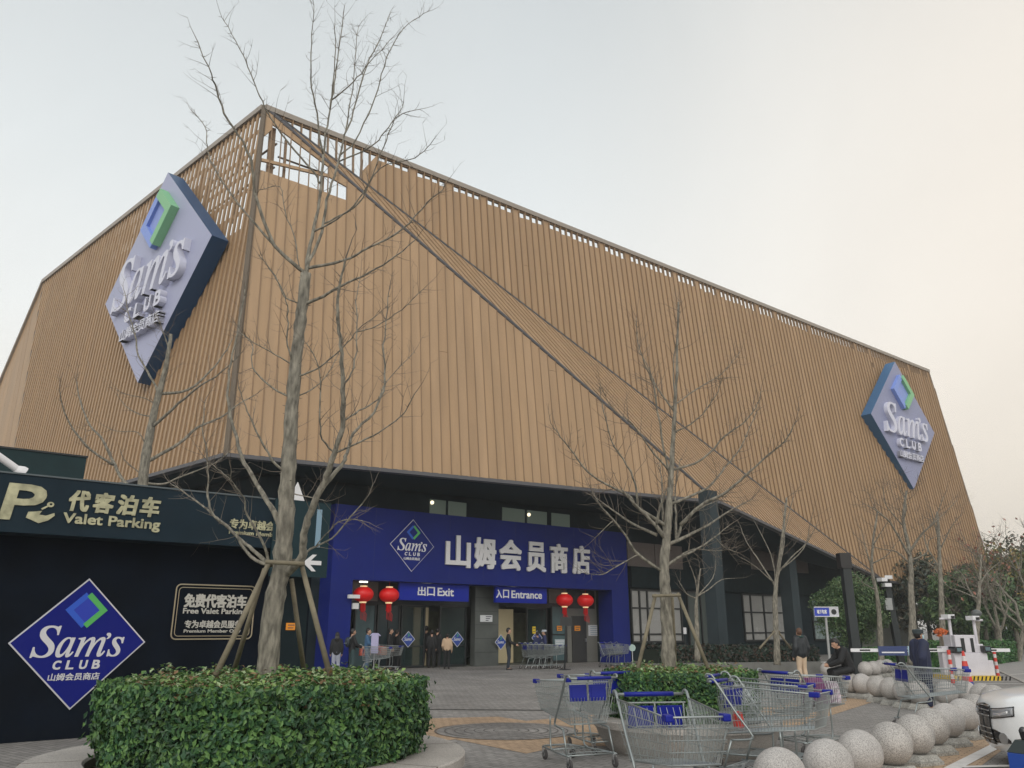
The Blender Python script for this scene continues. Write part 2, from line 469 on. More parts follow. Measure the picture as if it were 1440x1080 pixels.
# edges: copings and crease rails
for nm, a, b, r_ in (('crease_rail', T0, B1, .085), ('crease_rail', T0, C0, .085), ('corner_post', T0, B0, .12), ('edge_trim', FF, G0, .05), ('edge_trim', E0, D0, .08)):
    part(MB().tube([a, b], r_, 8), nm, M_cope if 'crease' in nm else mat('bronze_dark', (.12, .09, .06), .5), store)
for a, b in ((T0, E0), (T0, FF), (B0, B1), (B1, C0), (C0, D0), (B0, G0), (FF, H0)):
    m_ = mat('coping_bronze', (.30, .26, .22), .5)
    d_ = (b-a).normalized(); q = d_.cross(Z).normalized()*.16
    mb = MB(); top = a.z > 20
    h0, h1 = (-.20, .05) if top else (-.06, .08)
    mb.hexa([a+q+Z*h0, a-q+Z*h0, b-q+Z*h0, b+q+Z*h0, a+q+Z*h1, a-q+Z*h1, b-q+Z*h1, b+q+Z*h1])
    part(mb, 'coping' if top else 'lower_trim', m_ if top else M_cope, store)
# steel carrying the parapet screen, seen through the gaps
mb = MB()
for k in range(1, 12):
    a = T0+(E0-T0)*(k/12.0); q = a-N*.55-Z*.4
    mb.tube([q-Z*3.4, q], .07, 6)
for k in range(1, 9):
    a = T0+(FF-T0)*(k/9.0)+V((.45, .5, -.4)); mb.tube([a-Z*4, a], .06, 6)
for dz in (1.2, 2.4):
    mb.tube([T0+V((.5, .6, -dz-.3)), FF+V((.5, .6, -dz-.3))], .05, 6)
mb.tube([T0-N*.5-Z*1.9+D*1.0, E0-N*.5-Z*1.9], .05, 6)
part(mb, 'screen_frame', mat('frame_bronze', (.22, .17, .13), .5), store)

# core block, roof and dark base
FW = FP.off(-1.0)                           # base wall plane
aR = FW.px(1293, 900)[0]
aD = (D0-FP.o).dot(D)-3.0
ld = (FF-T0).normalized()
def blk(pts, z0, z1, name, m_):
    mb = MB(); mb.prism([V((p.x, p.y, z0)) for p in pts], (0, 0, z1-z0)); return part(mb, name, m_, store)
q0 = FW.P(-3.2, 0); q0 = V((q0.x, q0.y, 0))
lb = q0+ld*26; rb = FW.P(aR, 0); rD = FW.P(aD, 0)
qa = FW.P(.5, 0); qb = FW.P(15.5, 0)
mb = MB()
for pts, z0, z1 in (([q0, qa, qa-N*8.4, lb], 0, 7.45), ([qb, rb, rb-N*38, qb-N*38], 0, 7.45), ([qa, qb, qb-N*8.4, qa-N*8.4], 3.72, 7.45), ([qa-N*8.4, qb-N*8.4, qb-N*38, lb-N*18, lb], 0, 7.45)):
    mb.prism([V((p.x, p.y, z0)) for p in pts], (0, 0, z1-z0))
part(mb, 'base_wall', M_dark, store)
blk([q0+D*.6-N*1.0, rD-N*1.0, rD-N*34, lb-N*18, lb+D*1.5], 7.45, 19.4, 'upper_core', M_dark)
# soffits
mb = MB()
def wallpt(p, z): a = (p-FW.o).dot(D); q = FW.P(a, 0, -.02); return V((q.x, q.y, z))
def quad(*p): mb.prism(list(p), (0, 0, .12))
quad(B0, B1, wallpt(B1, 7.58), V((q0.x, q0.y, 7.58)))
quad(B0, V((q0.x, q0.y, 7.58)), V((lb.x, lb.y, 7.58)), G0)
quad(B1, C0, wallpt(C0, C0.z+.6), wallpt(B1, 7.58))
quad(C0, D0, wallpt(D0, D0.z+.5), wallpt(C0, C0.z+.6))
quad(D0, D0-N*10, wallpt(D0, D0.z+.5)-N*10, wallpt(D0, D0.z+.5))
part(mb, 'soffit', M_soff, store)
# square columns under the fold
def column(u, v, wpx, ztop, name='column'):
    g = on_z(u, v, 0); t = (g-EYE).dot(V((0, CP, SP))); w = wpx*t/FPX/1.2
    mb = MB(); f = Fr(g, D, Z, N); mb.fbox(f, -w/2, w/2, 0, ztop, -w, 0)
    part(mb, name, mat('column_stone', (.035, .048, .055), .7, spec=.15, var=.15, vscale=1.0), store)
column(1021, 941, 24, 7.55)
column(1128, 926, 22, 6.6)
column(262, 900, 22, 7.5)
# ground floor bays right of the entrance: panels, bands, windows
gb = FW.off(.0)
def R4(u0, v0, u1, v1, f=FW):
    a0, b1 = f.px(u0, v0); a1, b0 = f.px(u1, v1); return a0, a1, b0, b1
for (u0, u1, z0, z1) in ((882, 921, 4.9, 6.2), (921, 960, 4.9, 6.2), (1056, 1098, 5.2, 6.4), (1100, 1136, 5.2, 6.4)):
    mb = MB(); mb.fbox(FW, FW.px(u0, 800)[0]+.03, FW.px(u1, 800)[0]-.03, z0, z1, 0.0, .05)
    part(mb, 'wall_panel', mat('taupe_panel', (.16, .13, .12), .5, var=.1), store)
mb = MB(); mb.fbox(FW, FW.px(882, 820)[0], FW.px(1205, 850)[0], 3.75, 4.85, 0, .35)
part(mb, 'canopy_band', mat('teal_band', (.014, .024, .028), .8, spec=.1, var=.2), store)
mb = MB(); mb.fbox(FW, FW.px(1205, 850)[0], aR-.02, .02, 3.9, 0, .06)
part(mb, 'end_panel', mat('grey_green_panel', (.11, .12, .105), .6, var=.12), store)
def window(u0, u1, z0, z1, vs=(), hs=(), pane=M_pane):
    a0 = FW.px(u0, 870)[0]; a1 = FW.px(u1, 870)[0]
    w = MB(); t = .05
    w.fbox(FW, a0, a1, z0, z0+t*2, .0, .12); w.fbox(FW, a0, a1, z1-t*2, z1, .0, .12)
    w.fbox(FW, a0, a0+t*2, z0+t*2, z1-t*2, 0, .12); w.fbox(FW, a1-t*2, a1, z0+t*2, z1-t*2, 0, .12)
    for u in vs:
        a = FW.px(u, 870)[0]; w.fbox(FW, a-t, a+t, z0+t*2, z1-t*2, 0, .11)
    for z in hs: w.fbox(FW, a0+t*2, a1-t*2, z-t*.8, z+t*.8, 0, .10)
    f = part(w, 'window', M_frame, store)
    w = MB(); w.fbox(FW, a0+t*2, a1-t*2, z0+t*2, z1-t*2, 0, .04)
    w.build('pane', pane, f, origin=wloc(store))
window(886, 958, .9, 3.7, (899, 910, 935), (1.35, 2.7))
window(1044, 1112, .9, 3.7, (1056, 1074), (1.4, 2.6))
window(1141, 1200, .9, 3.6, (1160, 1182), (2.1,), mat('pale_teal_glass', (.22, .28, .28), .25, var=.1))
window(966, 1004, .5, 3.7, (985,), (), mat('dim_glass', (.06, .08, .075), .2))
# clerestory over the portal
for u0, u1 in ((604, 626), (630, 655), (706, 737), (741, 768), (775, 800)):
    a0 = FW.px(u0, 715)[0]; a1 = FW.px(u1, 715)[0]; w = MB(); w.fbox(FW, a0, a1, 6.45, 7.3, 0, .05)
    part(w, 'clerestory_window', mat('dim_lit_glass', (.10, .13, .11), .3, emit=((.6, .75, .6), .05)), store)
for u, v in ((606, 707), (742, 724)):
    a, b = FW.px(u, v); w = MB(); w.ball(FW.P(a, b, .10), .09, 10)
    part(w, 'ceiling_lamp', mat('warm_lamp', (.8, .75, .6), .5, emit=((1, .86, .6), 1.6)), store)

# ------------------------------------------------------------------ entrance portal
SL, SR, ZT = -.30, 16.52, 6.5
OL, OR, OZ = .66, 15.32, 3.52
mb = MB()
mb.fbox(FP, SL, OL, 0, ZT, -1.0, 0); mb.fbox(FP, OR, SR, 0, ZT, -1.0, 0); mb.fbox(FP, OL, OR, OZ, ZT, -1.0, 0)
part(mb, 'entrance_portal', M_blue, store)
mb = MB()
for k in range(1, 9): mb.fbox(FP, SL+k*1.87-.006, SL+k*1.87+.006, OZ+.02, ZT-.02, 0, .003)
part(mb, 'portal_joint', mat('blue_joint', (.006, .012, .12), .5), store)
FD = FP.off(-1.35)                          # door plane, set back
def rc(u0, v0, u1, v1, f): 
    a0, b1 = f.px(u0, v0); a1, b0 = f.px(u1, v1); return a0, a1, min(b0, b1), max(b0, b1)
# lobby: back box behind the doors
mb = MB()
mb.fbox(FP, OL-.1, OR+.1, 0.01, .03, -9.0, -1.36); mb.fbox(FP, OL-.1, OR+.1, 3.6, 3.7, -9.0, -1.02)
mb.fbox(FP, OL-.1, OR+.1, .03, 3.6, -9.1, -9.0)
lob = part(mb, 'lobby', mat('lobby_wall', (.10, .11, .09), .6, var=.2), store)
# (the base block is opened for the lobby below)
def glazing(name, u0, u1, z0, z1, nv, nh, m_, f=FD, decal=None, fw=.06):
    a0 = f.px(u0, 890)[0]; a1 = f.px(u1, 890)[0]
    w = MB()
    w.fbox(f, a0, a0+fw, z0, z1, -.05, .05); w.fbox(f, a1-fw, a1, z0, z1, -.05, .05)
    w.fbox(f, a0+fw, a1-fw, z1-fw, z1, -.05, .05); w.fbox(f, a0+fw, a1-fw, z0, z0+fw*1.5, -.05, .05)
    for k in range(1, nv+1):
        a = a0+(a1-a0)*k/(nv+1); w.fbox(f, a-fw/2, a+fw/2, z0+fw*1.5, z1-fw, -.045, .045)
    for z in nh: w.fbox(f, a0+fw, a1-fw, z-fw/2, z+fw/2, -.04, .04)
    o = part(w, name, M_frame, store)
    w = MB(); w.fbox(f, a0+fw, a1-fw, z0+fw*1.5, z1-fw, -.012, .012)
    w.build('pane', m_, o, origin=wloc(store)); return o
M_clear = mat('lobby_glass', (.03, .05, .05), .08, trans=.0, spec=.3, alpha=.5)
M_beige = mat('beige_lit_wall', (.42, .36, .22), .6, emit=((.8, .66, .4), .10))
M_teal = mat('teal_glass', (.07, .12, .13), .2, spec=.3, var=.1)
# ------------------------------------------------------------------ entrance infill (parts of the store)
wall_bits = MB()
wall_bits.fbox(FD, OL-.05, OR+.05, 2.62, 3.6, -.06, .0)          # dark transom zone
part(wall_bits, 'transom', mat('transom_dark', (.02, .025, .027), .4), store)
glazing('shopfront_window', 497, 527, .05, 2.62, 0, (), M_teal)
glazing('shopfront_window', 529, 561, .05, 2.62, 1, (), M_glass)
d1 = glazing('sliding_door', 563, 597, .02, 2.6, 0, (.9,), M_clear)
d2 = glazing('sliding_door', 617, 655, .02, 2.6, 0, (.9,), M_clear)
glazing('sliding_door', 740, 769, .02, 2.6, 0, (.9,), M_clear)
glazing('shopfront_window', 775, 796, .05, 2.75, 0, (1.35,), M_teal)
mb = MB(); a0, a1 = FD.px(798, 890)[0], FD.px(859, 890)[0]; mb.fbox(FD, a0, a1, 0, 3.55, -.1, -.01)
part(mb, 'shopfront_wall', M_stone, store)
mb = MB(); mb.fbox(FD, OL, FD.px(528, 890)[0], 2.75, 3.55, .0, .05); part(mb, 'fanlight_panel', M_stone, store)
mb = MB(); mb.fbox(FD, FD.px(772, 890)[0], FD.px(797, 890)[0], 2.85, 3.55, .0, .05); part(mb, 'fanlight_panel', M_stone, store)
FI = FP.off(-.95); mb = MB(); mb.fbox(FI, FI.px(668, 890)[0], FI.px(701, 890)[0], 0, OZ-.004, -.35, 0)
part(mb, 'entrance_pier', mat('pier_stone', (.085, .095, .09), .5, var=.18, vscale=1.5), store)
mb = MB()
for zz in (.6, 1.2, 1.8, 2.4, 3.0): mb.fbox(FI, FI.px(668, 890)[0], FI.px(701, 890)[0], zz-.008, zz+.008, -.003, .003)
part(mb, 'pier_joint', M_frame, store)
# lobby partitions, the warm room light painted in as a faint glow
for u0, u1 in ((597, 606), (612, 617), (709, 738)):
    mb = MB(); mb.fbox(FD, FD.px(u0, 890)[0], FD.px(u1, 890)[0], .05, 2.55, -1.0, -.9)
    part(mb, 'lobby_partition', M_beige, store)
for u0, u1 in ((562, 596), (618, 655), (742, 768)):
    mb = MB(); mb.fbox(FD, FD.px(u0, 890)[0], FD.px(u1, 890)[0], .05, 2.4, -1.6, -1.5)
    part(mb, 'lobby_screen', mat('dim_olive_wall', (.10, .11, .07), .7, var=.4, vscale=2), store)
# staff door in the stone part
mb = MB(); mb.fbox(FD, FD.px(804, 890)[0], FD.px(824, 890)[0], .02, 2.25, -.01, .04); sd = part(mb, 'door', mat('charcoal_door', (.035, .035, .035), .5), store)
MB().fbox(FD, FD.px(821.5, 890)[0], FD.px(823, 890)[0], 1.0, 1.15, .04, .09).build('handle', M_steel, sd, origin=wloc(store))
for u, v in ((521, 843), (611, 826), (735, 833)):
    a, b = FP.px(u, v); mb = MB(); mb.fbox(FP, a-.16, a+.16, OZ-.06, OZ-.004, -.75, -.6)
    part(mb, 'downlight', mat('downlight', (.9, .9, .85), .4, emit=((1, .95, .85), 2.0)), store)

# ------------------------------------------------------------------ diamond logo builder
SAMS = '\U0001D446', '\U0001D44E\U0001D45A', '\u2019', '\U0001D460'
def logo(root, fr, w, h, face, edge, letters, em1, em2, em3, side=None, thick=.02, proud=.01, ol=.03, o=None):
    """rhombus of half width w / half height h centred on the frame's origin"""
    O = wloc(root)
    def rhomb(k): return [fr.P(0, h*k), fr.P(-w*k, 0), fr.P(0, -h*k), fr.P(w*k, 0)]
    def bld(m, n, ma, par=None):
        return m.build(n, ma, par or root, origin=O)
    mb = MB(); mb.prism([p for p in rhomb(1)], -fr.n*thick)
    pn = bld(mb, 'panel', side or edge)
    mb = MB(); mb.prism([p+fr.n*.003 for p in rhomb(1-ol)], fr.n*.003); bld(mb, 'face', face)
    # emblem: blue square bracket left, green bracket right, square between, all standing on a point
    cx, cy, e = .02*w, .50*h, .215*w
    def poly(pts, c0, c1, nm, ma):
        m = MB(); m.prism([fr.P(cx+a*e, cy+b*e*h/w, c0) for a, b in pts], fr.n*(c1-c0)); bld(m, nm, ma)
    k = .007
    poly([(0, 1), (-1, 0), (0, -1), (1, 0)], k, k+proud*.5, 'emblem_core', em3)
    poly([(-.15, 1.28), (-1.42, 0), (-.15, -1.28), (.13, -1.0), (-.86, 0), (.13, 1.0)], k, k+proud, 'emblem_bracket', em1)
    poly([(.22, 1.28), (1.5, 0), (.22, -1.28), (-.07, -1.0), (.94, 0), (-.07, 1.0)], k, k+proud*1.3, 'emblem_bracket', em2)
    m = MB(); B = .012
    text_mb(m, fr, -.68*w, -.30*w, -.22*h, .26*h, SAMS[0], proud, B, k, shear=.0)
    text_mb(m, fr, -.33*w, .39*w, -.22*h, .085*h, SAMS[1], proud, B*1.3, k)
    text_mb(m, fr, .38*w, .45*w, .05*h, .15*h, SAMS[2], proud, B*2, k)
    text_mb(m, fr, .42*w, .66*w, -.22*h, .085*h, SAMS[3], proud, B*1.3, k)
    bld(m, 'wordmark', letters)
    m = MB()
    for i, ch in enumerate('CLUB'):
        x = -.34*w+i*.19*w; text_mb(m, fr, x, x+.115*w, -.40*h, -.265*h, ch, proud, .05, k, shear=.12)
    bld(m, 'wordmark', letters)
    m = MB(); text_mb(m, fr, -.38*w, .36*w, -.565*h, -.455*h, '山姆会员商店', proud, .022, k, shear=.05)
    bld(m, 'wordmark', letters)

# big left sign on the side facet
nL = (T0-B0).cross(FF-B0).normalized(); nL = -nL if nL.y > 0 else nL
def px_pt(u, v, o, n_): r = ray(u, v); return EYE+r*((o-EYE).dot(n_)/r.dot(n_))
nLv = V((nL.x, nL.y, 0)).normalized()
cL = V((-16.63, 33.58, 17.3)); cL = px_pt(216, 384, cL, nLv)
fL = Fr(cL, Z.cross(nLv), Z, nLv)
s1 = thing('wall_sign', 'huge lavender diamond club sign on the left side wall near the roof edge', 'sign', tuple(cL), group='diamond club signs')
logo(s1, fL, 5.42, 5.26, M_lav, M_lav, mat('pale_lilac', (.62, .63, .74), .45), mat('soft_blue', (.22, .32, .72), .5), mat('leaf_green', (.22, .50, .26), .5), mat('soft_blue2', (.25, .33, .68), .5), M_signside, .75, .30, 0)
mb = MB()
for x_, z_ in ((-2, 1), (2, 1), (-2, -1.5), (2, -1.5), (0, -3)):
    mb.fbox(fL, x_-.1, x_+.1, z_-.1, z_+.1, -2.6, -.9)
part(mb, 'bracket', M_frame, s1)
nRv = V((MN.x, MN.y, 0)).normalized()
cR = V((31.1, 61.3, 17.2)); cR = px_pt(1271.5, 596, V((30.88, 61.07, 17)), nRv)
fR = Fr(cR, D, Z, nRv)
s2 = thing('wall_sign', 'large lavender diamond club sign at the far right end of the long bronze front', 'sign', tuple(cR), group='diamond club signs')
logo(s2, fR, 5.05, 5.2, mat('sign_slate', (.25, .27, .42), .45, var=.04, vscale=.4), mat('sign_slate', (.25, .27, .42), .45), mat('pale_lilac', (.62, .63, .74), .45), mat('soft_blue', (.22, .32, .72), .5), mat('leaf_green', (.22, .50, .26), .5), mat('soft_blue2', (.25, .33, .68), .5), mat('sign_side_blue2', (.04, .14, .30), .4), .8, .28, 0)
mb = MB()
for x_, z_ in ((-2, 1), (2, 1), (-2, -1.5), (2, -1.5)): mb.fbox(fR, x_-.1, x_+.1, z_-.1, z_+.1, -2.0, -.9)
part(mb, 'bracket', M_frame, s2)

# portal sign: diamond and name
a_, b_ = FP.px(579.5, 767)
fp1 = Fr(FP.P(a_, b_, .03), D, Z, N)
s3 = thing('wall_sign', 'thin outlined blue diamond club emblem on the entrance portal, left of the big white characters', 'sign', tuple(fp1.o))
logo(s3, fp1, 1.09, 1.10, M_blue, M_white, M_white, M_mblue, M_green, M_blue, None, .028, .01, .022)
s4 = thing('channel_lettering', 'big white shop name characters across the blue entrance portal', 'lettering', tuple(FP.P(9, 5)))
a0, b1 = FP.px(626, 752); a1, b0 = FP.px(829, 806)
chs = '山姆会员商店'; rects = ((626, 660, 749, 795), (666, 696, 753, 797), (701, 732, 757, 799), (739, 766, 760, 803), (772, 797, 763, 805), (803, 828.5, 766, 806))
for ch, (u0, u1, v0, v1) in zip(chs, rects):
    a0, b1 = FP.px(u0, v0); a1, b0 = FP.px(u1, v1); b1 = FP.px(u0, v0)[1]
    zt, zb = 5.62, 4.22
    m = MB(); text_mb(m, FP, a0, a1, zb, zt, ch, .08, .035, .03, res=4); part(m, 'character', M_white, s4)

# exit / entrance header signs
def header(u0, v0, u1, v1, cn, en, label, cn_r, en_r):
    f = FP.off(-.25); a0, a1, b0, b1 = rc(u0, v0, u1, v1, f)
    b0, b1 = 2.78, OZ-.02
    g = thing('header_sign', label, 'sign', tuple(f.P((a0+a1)/2, b0)), group='header signs over the doors')
    mb = MB(); mb.fbox(f, a0, a1, b0, b1, -.15, 0); part(mb, 'panel', mat('sign_blue', (.007, .02, .30), .5, spec=.2), g)
    m = MB()
    for i, ch in enumerate(cn):
        x0 = f.px(cn_r[0], 840)[0]; x1 = f.px(cn_r[1], 840)[0]; w = (x1-x0)/2
        text_mb(m, f, x0+i*w, x0+i*w+w*.86, 2.98, 3.36, ch, .01, .03)
    text_mb(m, f, f.px(en_r[0], 840)[0], f.px(en_r[1], 840)[0], 2.99, 3.34, en, .01, .035)
    part(m, 'lettering', M_white, g)
header(562, 824, 659, 853, '出口', 'Exit', 'blue sign reading Exit over the left doorway', (587, 613), (615, 638))
header(697, 829, 769, 856, '入口', 'Entrance', 'blue sign reading Entrance over the middle doorway', (697.5, 717), (719, 762))

# notices, posters, decals
def notice(name, u0, v0, u1, v1, f, label, cat, col, inner=None, c=.012, text=None, group=None):
    a0, a1, b0, b1 = rc(u0, v0, u1, v1, f)
    g = thing(name, label, cat, tuple(f.P((a0+a1)/2, b0, c)), group=group)
    mb = MB(); mb.fbox(f, a0, a1, b0, b1, c, c+.012); part(mb, 'board', col, g)
    if inner:
        mb = MB(); h = b1-b0; w = a1-a0
        for r_ in range(inner[0]):
            y = b1-h*(r_+.75)/(inner[0]+.5); mb.fbox(f, a0+w*inner[2], a1-w*(.08+.12*((r_*7) % 3)), y-h*inner[3], y+h*inner[3], c+.012, c+.015)
        part(mb, 'print', inner[1], g)
    return g
M_orange = mat('orange_card', (.75, .28, .02), .6); M_ink = mat('ink', (.05, .05, .08), .6); M_card = mat('white_card', (.62, .64, .66), .6)
fpier = FP.off(-.95)
notice('notice_board', 675, 865, 692, 874.5, fpier, 'small white printed notice on the stone pier between the doorways', 'notice', M_card, (3, M_ink, .45, .06))
notice('notice_card', 782, 880, 789, 887, FD, 'orange notice card on the glass right of the entrance door', 'notice', M_orange, (2, M_ink, .15, .07), c=.06)
notice('notice_card', 807, 880, 815, 887, FD, 'orange notice card on the charcoal staff door', 'notice', M_orange, (2, M_ink, .15, .07), c=.045)
notice('poster', 827, 879, 846, 894, FD, 'white landscape poster on the stone wall right of the staff door', 'poster', M_card, (5, mat('blue_grey_print', (.25, .32, .42), .6), .15, .03), c=.0)
notice('notice_card', 747.5, 881, 752, 891, FD, 'narrow yellow notice on the entrance glass', 'notice', mat('yellow_card', (.75, .55, .03), .6), (2, M_ink, .2, .05), c=.06)
notice('poster', 779, 899, 793, 911, FD, 'pale poster low on the glass right of the entrance door', 'poster', mat('pale_poster', (.42, .50, .54), .6), (3, M_card, .1, .06), c=.06)
for (u, v), lb in (((573, 899), 'small diamond club decal on the left exit door glass'), ((642, 899), 'small diamond club decal on the right exit door glass'), ((703, 903), 'small diamond club decal half hidden beside the pier'), ((754, 897), 'small diamond club decal on the entrance glass below the yellow notice')):
    f = FD if u != 703 else FP.off(-.8)
    a, b = f.px(u, v); fr_ = Fr(f.P(a, b, .07), D, Z, N)
    g = thing('door_decal', lb, 'decal', tuple(fr_.o), group='diamond decals on the door glass')
    w = .34
    mb = MB(); mb.prism([fr_.P(0, w), fr_.P(-w, 0), fr_.P(0, -w), fr_.P(w, 0)], -fr_.n*.008); part(mb, 'border', M_white, g)
    w = .31; mb = MB(); mb.prism([fr_.P(0, w, .002), fr_.P(-w, 0, .002), fr_.P(0, -w, .002), fr_.P(w, 0, .002)], fr_.n*.003); part(mb, 'face', mat('decal_blue', (.02, .06, .32), .4), g)
    m = MB(); text_mb(m, fr_, -.21, .17, -.06, .08, ''.join(SAMS[:2])+SAMS[3], .004, .02, .006); part(m, 'wordmark', M_white, g)
    m = MB(); m.prism([fr_.P(-.02, .25, .006), fr_.P(.07, .17, .006), fr_.P(-.02, .09, .006), fr_.P(-.045, .11, .006), fr_.P(.02, .17, .006), fr_.P(-.045, .23, .006)], fr_.n*.003); part(m, 'emblem', M_green, g)

# ------------------------------------------------------------------ red lanterns
def make_lantern(label):
    g = thing('red_lantern', label, 'lantern', (0, 0, 0), group='red lanterns under the portal')
    prof = []; 
    for i in range(13):
        t = -1+2*i/12; prof.append((.40*math.sqrt(max(0, 1-(t*.93)**2))+.02, .29*t))
    m = MB(); k = 24; vs = []; fs = []
    for r, z in prof:
        for j in range(k*2):
            an = math.pi*j/k; rr = r*(1.0 if j % 2 else .965); vs.append((rr*math.cos(an), rr*math.sin(an), z))
    n = len(prof)
    for i in range(n-1):
        for j in range(2*k): fs.append((i*2*k+j, i*2*k+(j+1) % (2*k), (i+1)*2*k+(j+1) % (2*k), (i+1)*2*k+j))
    m.add(vs, fs); m.build('lantern_body', mat('lantern_red', (.62, .006, .008), .45, emit=((1, .02, .01), .10)), g, smooth=True)
    gold = mat('lantern_gold_glint', (.85, .6, .25), .35, emit=((1, .75, .45), .5))  # warm glints on cap and ring painted in by emission
    c = MB().lathe([(.15, .26), (.15, .345)], k=20).build('cap', gold, g)
    MB().lathe([(.14, -.35), (.15, -.27)], k=20).build('base_ring', gold, g)
    m = MB()
    for j in range(30):
        an = j*2.4; r = .1*math.sqrt((j % 10+.5)/10); m.tube([(r*math.cos(an), r*math.sin(an), -.35), (r*1.2*math.cos(an), r*1.2*math.sin(an), -.62-.03*(j % 4))], .012, 4)
    for j in range(5): m.tube([(.02*(j-2), 0, -.6), (.06*(j-2)+.04, .01, -.80), (.05*(j-2)+.05, 0, -.98-.02*j)], .01, 4)
    m.build('tassel', M_red, g)
    MB().tube([(0, 0, .34), (0, 0, .62)], .008, 4).build('cord', M_red, g)
    return g
lan = None
for i, ((u, v), lb) in enumerate((((518.5, 831.5), 'red lantern with gold cap, leftmost of the four under the portal'), ((555, 832), 'red lantern second from the left, just left of the Exit sign'), ((802.5, 843), 'red lantern just right of the Entrance sign'), ((832, 845), 'red lantern at the far right end of the portal opening'))):
    a, b = FP.px(u, v); p = FP.P(a, min(b, 2.99), -.45); p.z = 2.98
    if lan is None: lan = make_lantern(lb); lan.location = p
    else: dup(lan, p, 0, lb)

# cctv camera on the portal's left leg
a, b = FP.px(497, 840)
g = thing('security_camera', 'white bullet security camera on the left leg of the blue portal', 'camera', tuple(FP.P(a, b, 0)))
p = FP.P(a, b, .0); part(MB().tube([p, p+N*.25], .03, 8), 'arm', M_white, g)
part(MB().fbox(Fr(p+N*.25, D, Z, N), -.35, .12, -.05, .09, -.08, .08), 'housing', mat('camera_white', (.7, .7, .7), .4), g)
part(MB().fbox(Fr(p, D, Z, N), -.05, .2, -.45, -.22, .0, .12), 'junction_box', mat('camera_white', (.7, .7, .7), .4), g)

# ------------------------------------------------------------------ VALET BOOTH on the left
F1 = Fr(N*(-14.1), D, Z, N); F2 = Fr(N*(-14.6), D, Z, N)
M_fas = mat('fascia_teal', (.009, .021, .032), .6, spec=.15, var=.15, vscale=2)
M_bw = mat('booth_black', (.004, .007, .013), .8, spec=.08, var=.3, vscale=1.5)
booth = thing('valet_booth', 'black valet parking kiosk wall with overhanging dark teal fascia at the left edge', 'kiosk', tuple(F1.P(2, 0)))
mb = MB(); mb.fbox(F1, -4, 6.62, 2.99, 3.86, -3.6, 0); part(mb, 'fascia', M_fas, booth)
mb = MB(); mb.fbox(F2, -4, 6.60, 0, 2.99, -3.0, 0); part(mb, 'wall', M_bw, booth)
mb = MB(); mb.fbox(F1, -4.02, 6.64, 3.86, 3.885, -3.62, .02); part(mb, 'roof_edge', mat('edge_metal', (.09, .11, .12), .3, .5), booth)
mb = MB(); mb.fbox(F2, 5.75, 6.55, .05, 2.55, .0, .04); dd = part(mb, 'door', mat('booth_door', (.010, .018, .022), .7, spec=.1), booth)
mb = MB(); mb.fbox(F2, 5.85, 5.88, 1.0, 1.3, .04, .09); mb.build('handle', M_steel, dd, origin=wloc(booth))
# upper plant box behind
k3 = Fr(N*(-16.4), D, Z, N); a1 = k3.px(121, 650)[0]
pb = thing('plant_box', 'dark box on the roof behind the valet fascia at the left edge', 'roof box', tuple(k3.P(0, 3.86)))
zt = k3.px(121, 643.5)[1]
mb = MB(); mb.fbox(k3, -5, a1, 0, zt, -2, 0); part(mb, 'body', mat('box_teal', (.018, .036, .040), .7, spec=.15, var=.15), pb)
mb = MB(); mb.fbox(k3, -5.02, a1+.02, zt, zt+.03, -2.02, .02); part(mb, 'lid_trim', M_frame, pb)
k3p = k3.P(a1-1.45, zt+.09, .05); pl_ = tag(MB().tube([k3p-Z*.07, k3p+Z*.02], .03, 8).build('roof_lamp', mat('camera_white', (.7, .7, .7), .4), None, origin=k3p-Z*.06), 'tiny white lamp standing on the dark roof box', 'lamp')
# white tube flood lamp
p0 = F1.P(.6, 4.45, .1); q1 = F1.px(26, 659); p1 = F1.P(q1[0], q1[1], -.1)
fl = thing('flood_lamp', 'white tubular spotlight reaching in from the left over the kiosk', 'lamp', tuple(p1))
part(MB().tube([p0, p1], .055, 14), 'arm', mat('lamp_white', (.75, .74, .76), .4), fl, smooth=True)
dd_ = (p1-p0).normalized()
part(MB().tube([p1-dd_*.02, p1+dd_*.05, p1+dd_*.10], [.06, .10, .105], 14), 'head', mat('lamp_white', (.75, .74, .76), .4), fl, smooth=True)
# raised lettering on the fascia
M_gold_l = mat('brushed_gold', (.40, .385, .25), .4, .2, var=.35, vscale=7)
fz = F1
def ftext(name, u0, v0, u1, v1, s, f, m_, bold=.03, depth=.012, label=None, cat='lettering'):
    a0, b1 = f.px(u0, v0); a1, b0 = f.px(u1, v1)
    b1 = max(b0, b1); 
    return a0, a1, b0, b1
g = thing('fascia_lettering', 'raised pale gold valet parking letters and hand-with-key symbol on the teal fascia', 'lettering', tuple(fz.P(3, 3)))
m = MB(); text_mb(m, fz, 1.36, 1.90, 3.17, 3.72, 'P', .02, .036, shear=.12); part(m, 'letter', M_gold_l, g)
a0 = fz.px(97, 700)[0]; a1 = fz.px(229, 715)[0]; w = (a1-a0)/4
m = MB()
for i, ch in enumerate('代客泊车'): text_mb(m, fz, a0+i*w, a0+i*w+w*.86, 3.37, 3.70, ch, .02, .045, shear=.1, res=4)
part(m, 'lettering', M_gold_l, g)
m = MB(); text_mb(m, fz, a0-.04, fz.px(224, 745)[0], 3.13, 3.34, 'Valet Parking', .02, .03); part(m, 'lettering', M_gold_l, g)
a0 = fz.px(322, 745)[0]
m = MB(); text_mb(m, fz, a0, a0+1.30, 3.29, 3.46, '专为卓越会员服务', .015, .03, res=3); part(m, 'lettering', M_gold_l, g)
m = MB(); text_mb(m, fz, a0, a0+1.18, 3.17, 3.265, 'Premium Member Only', .015, .03); part(m, 'lettering', M_gold_l, g)
m = MB()   # open hand holding a key
hx, hy = fz.px(36, 728)
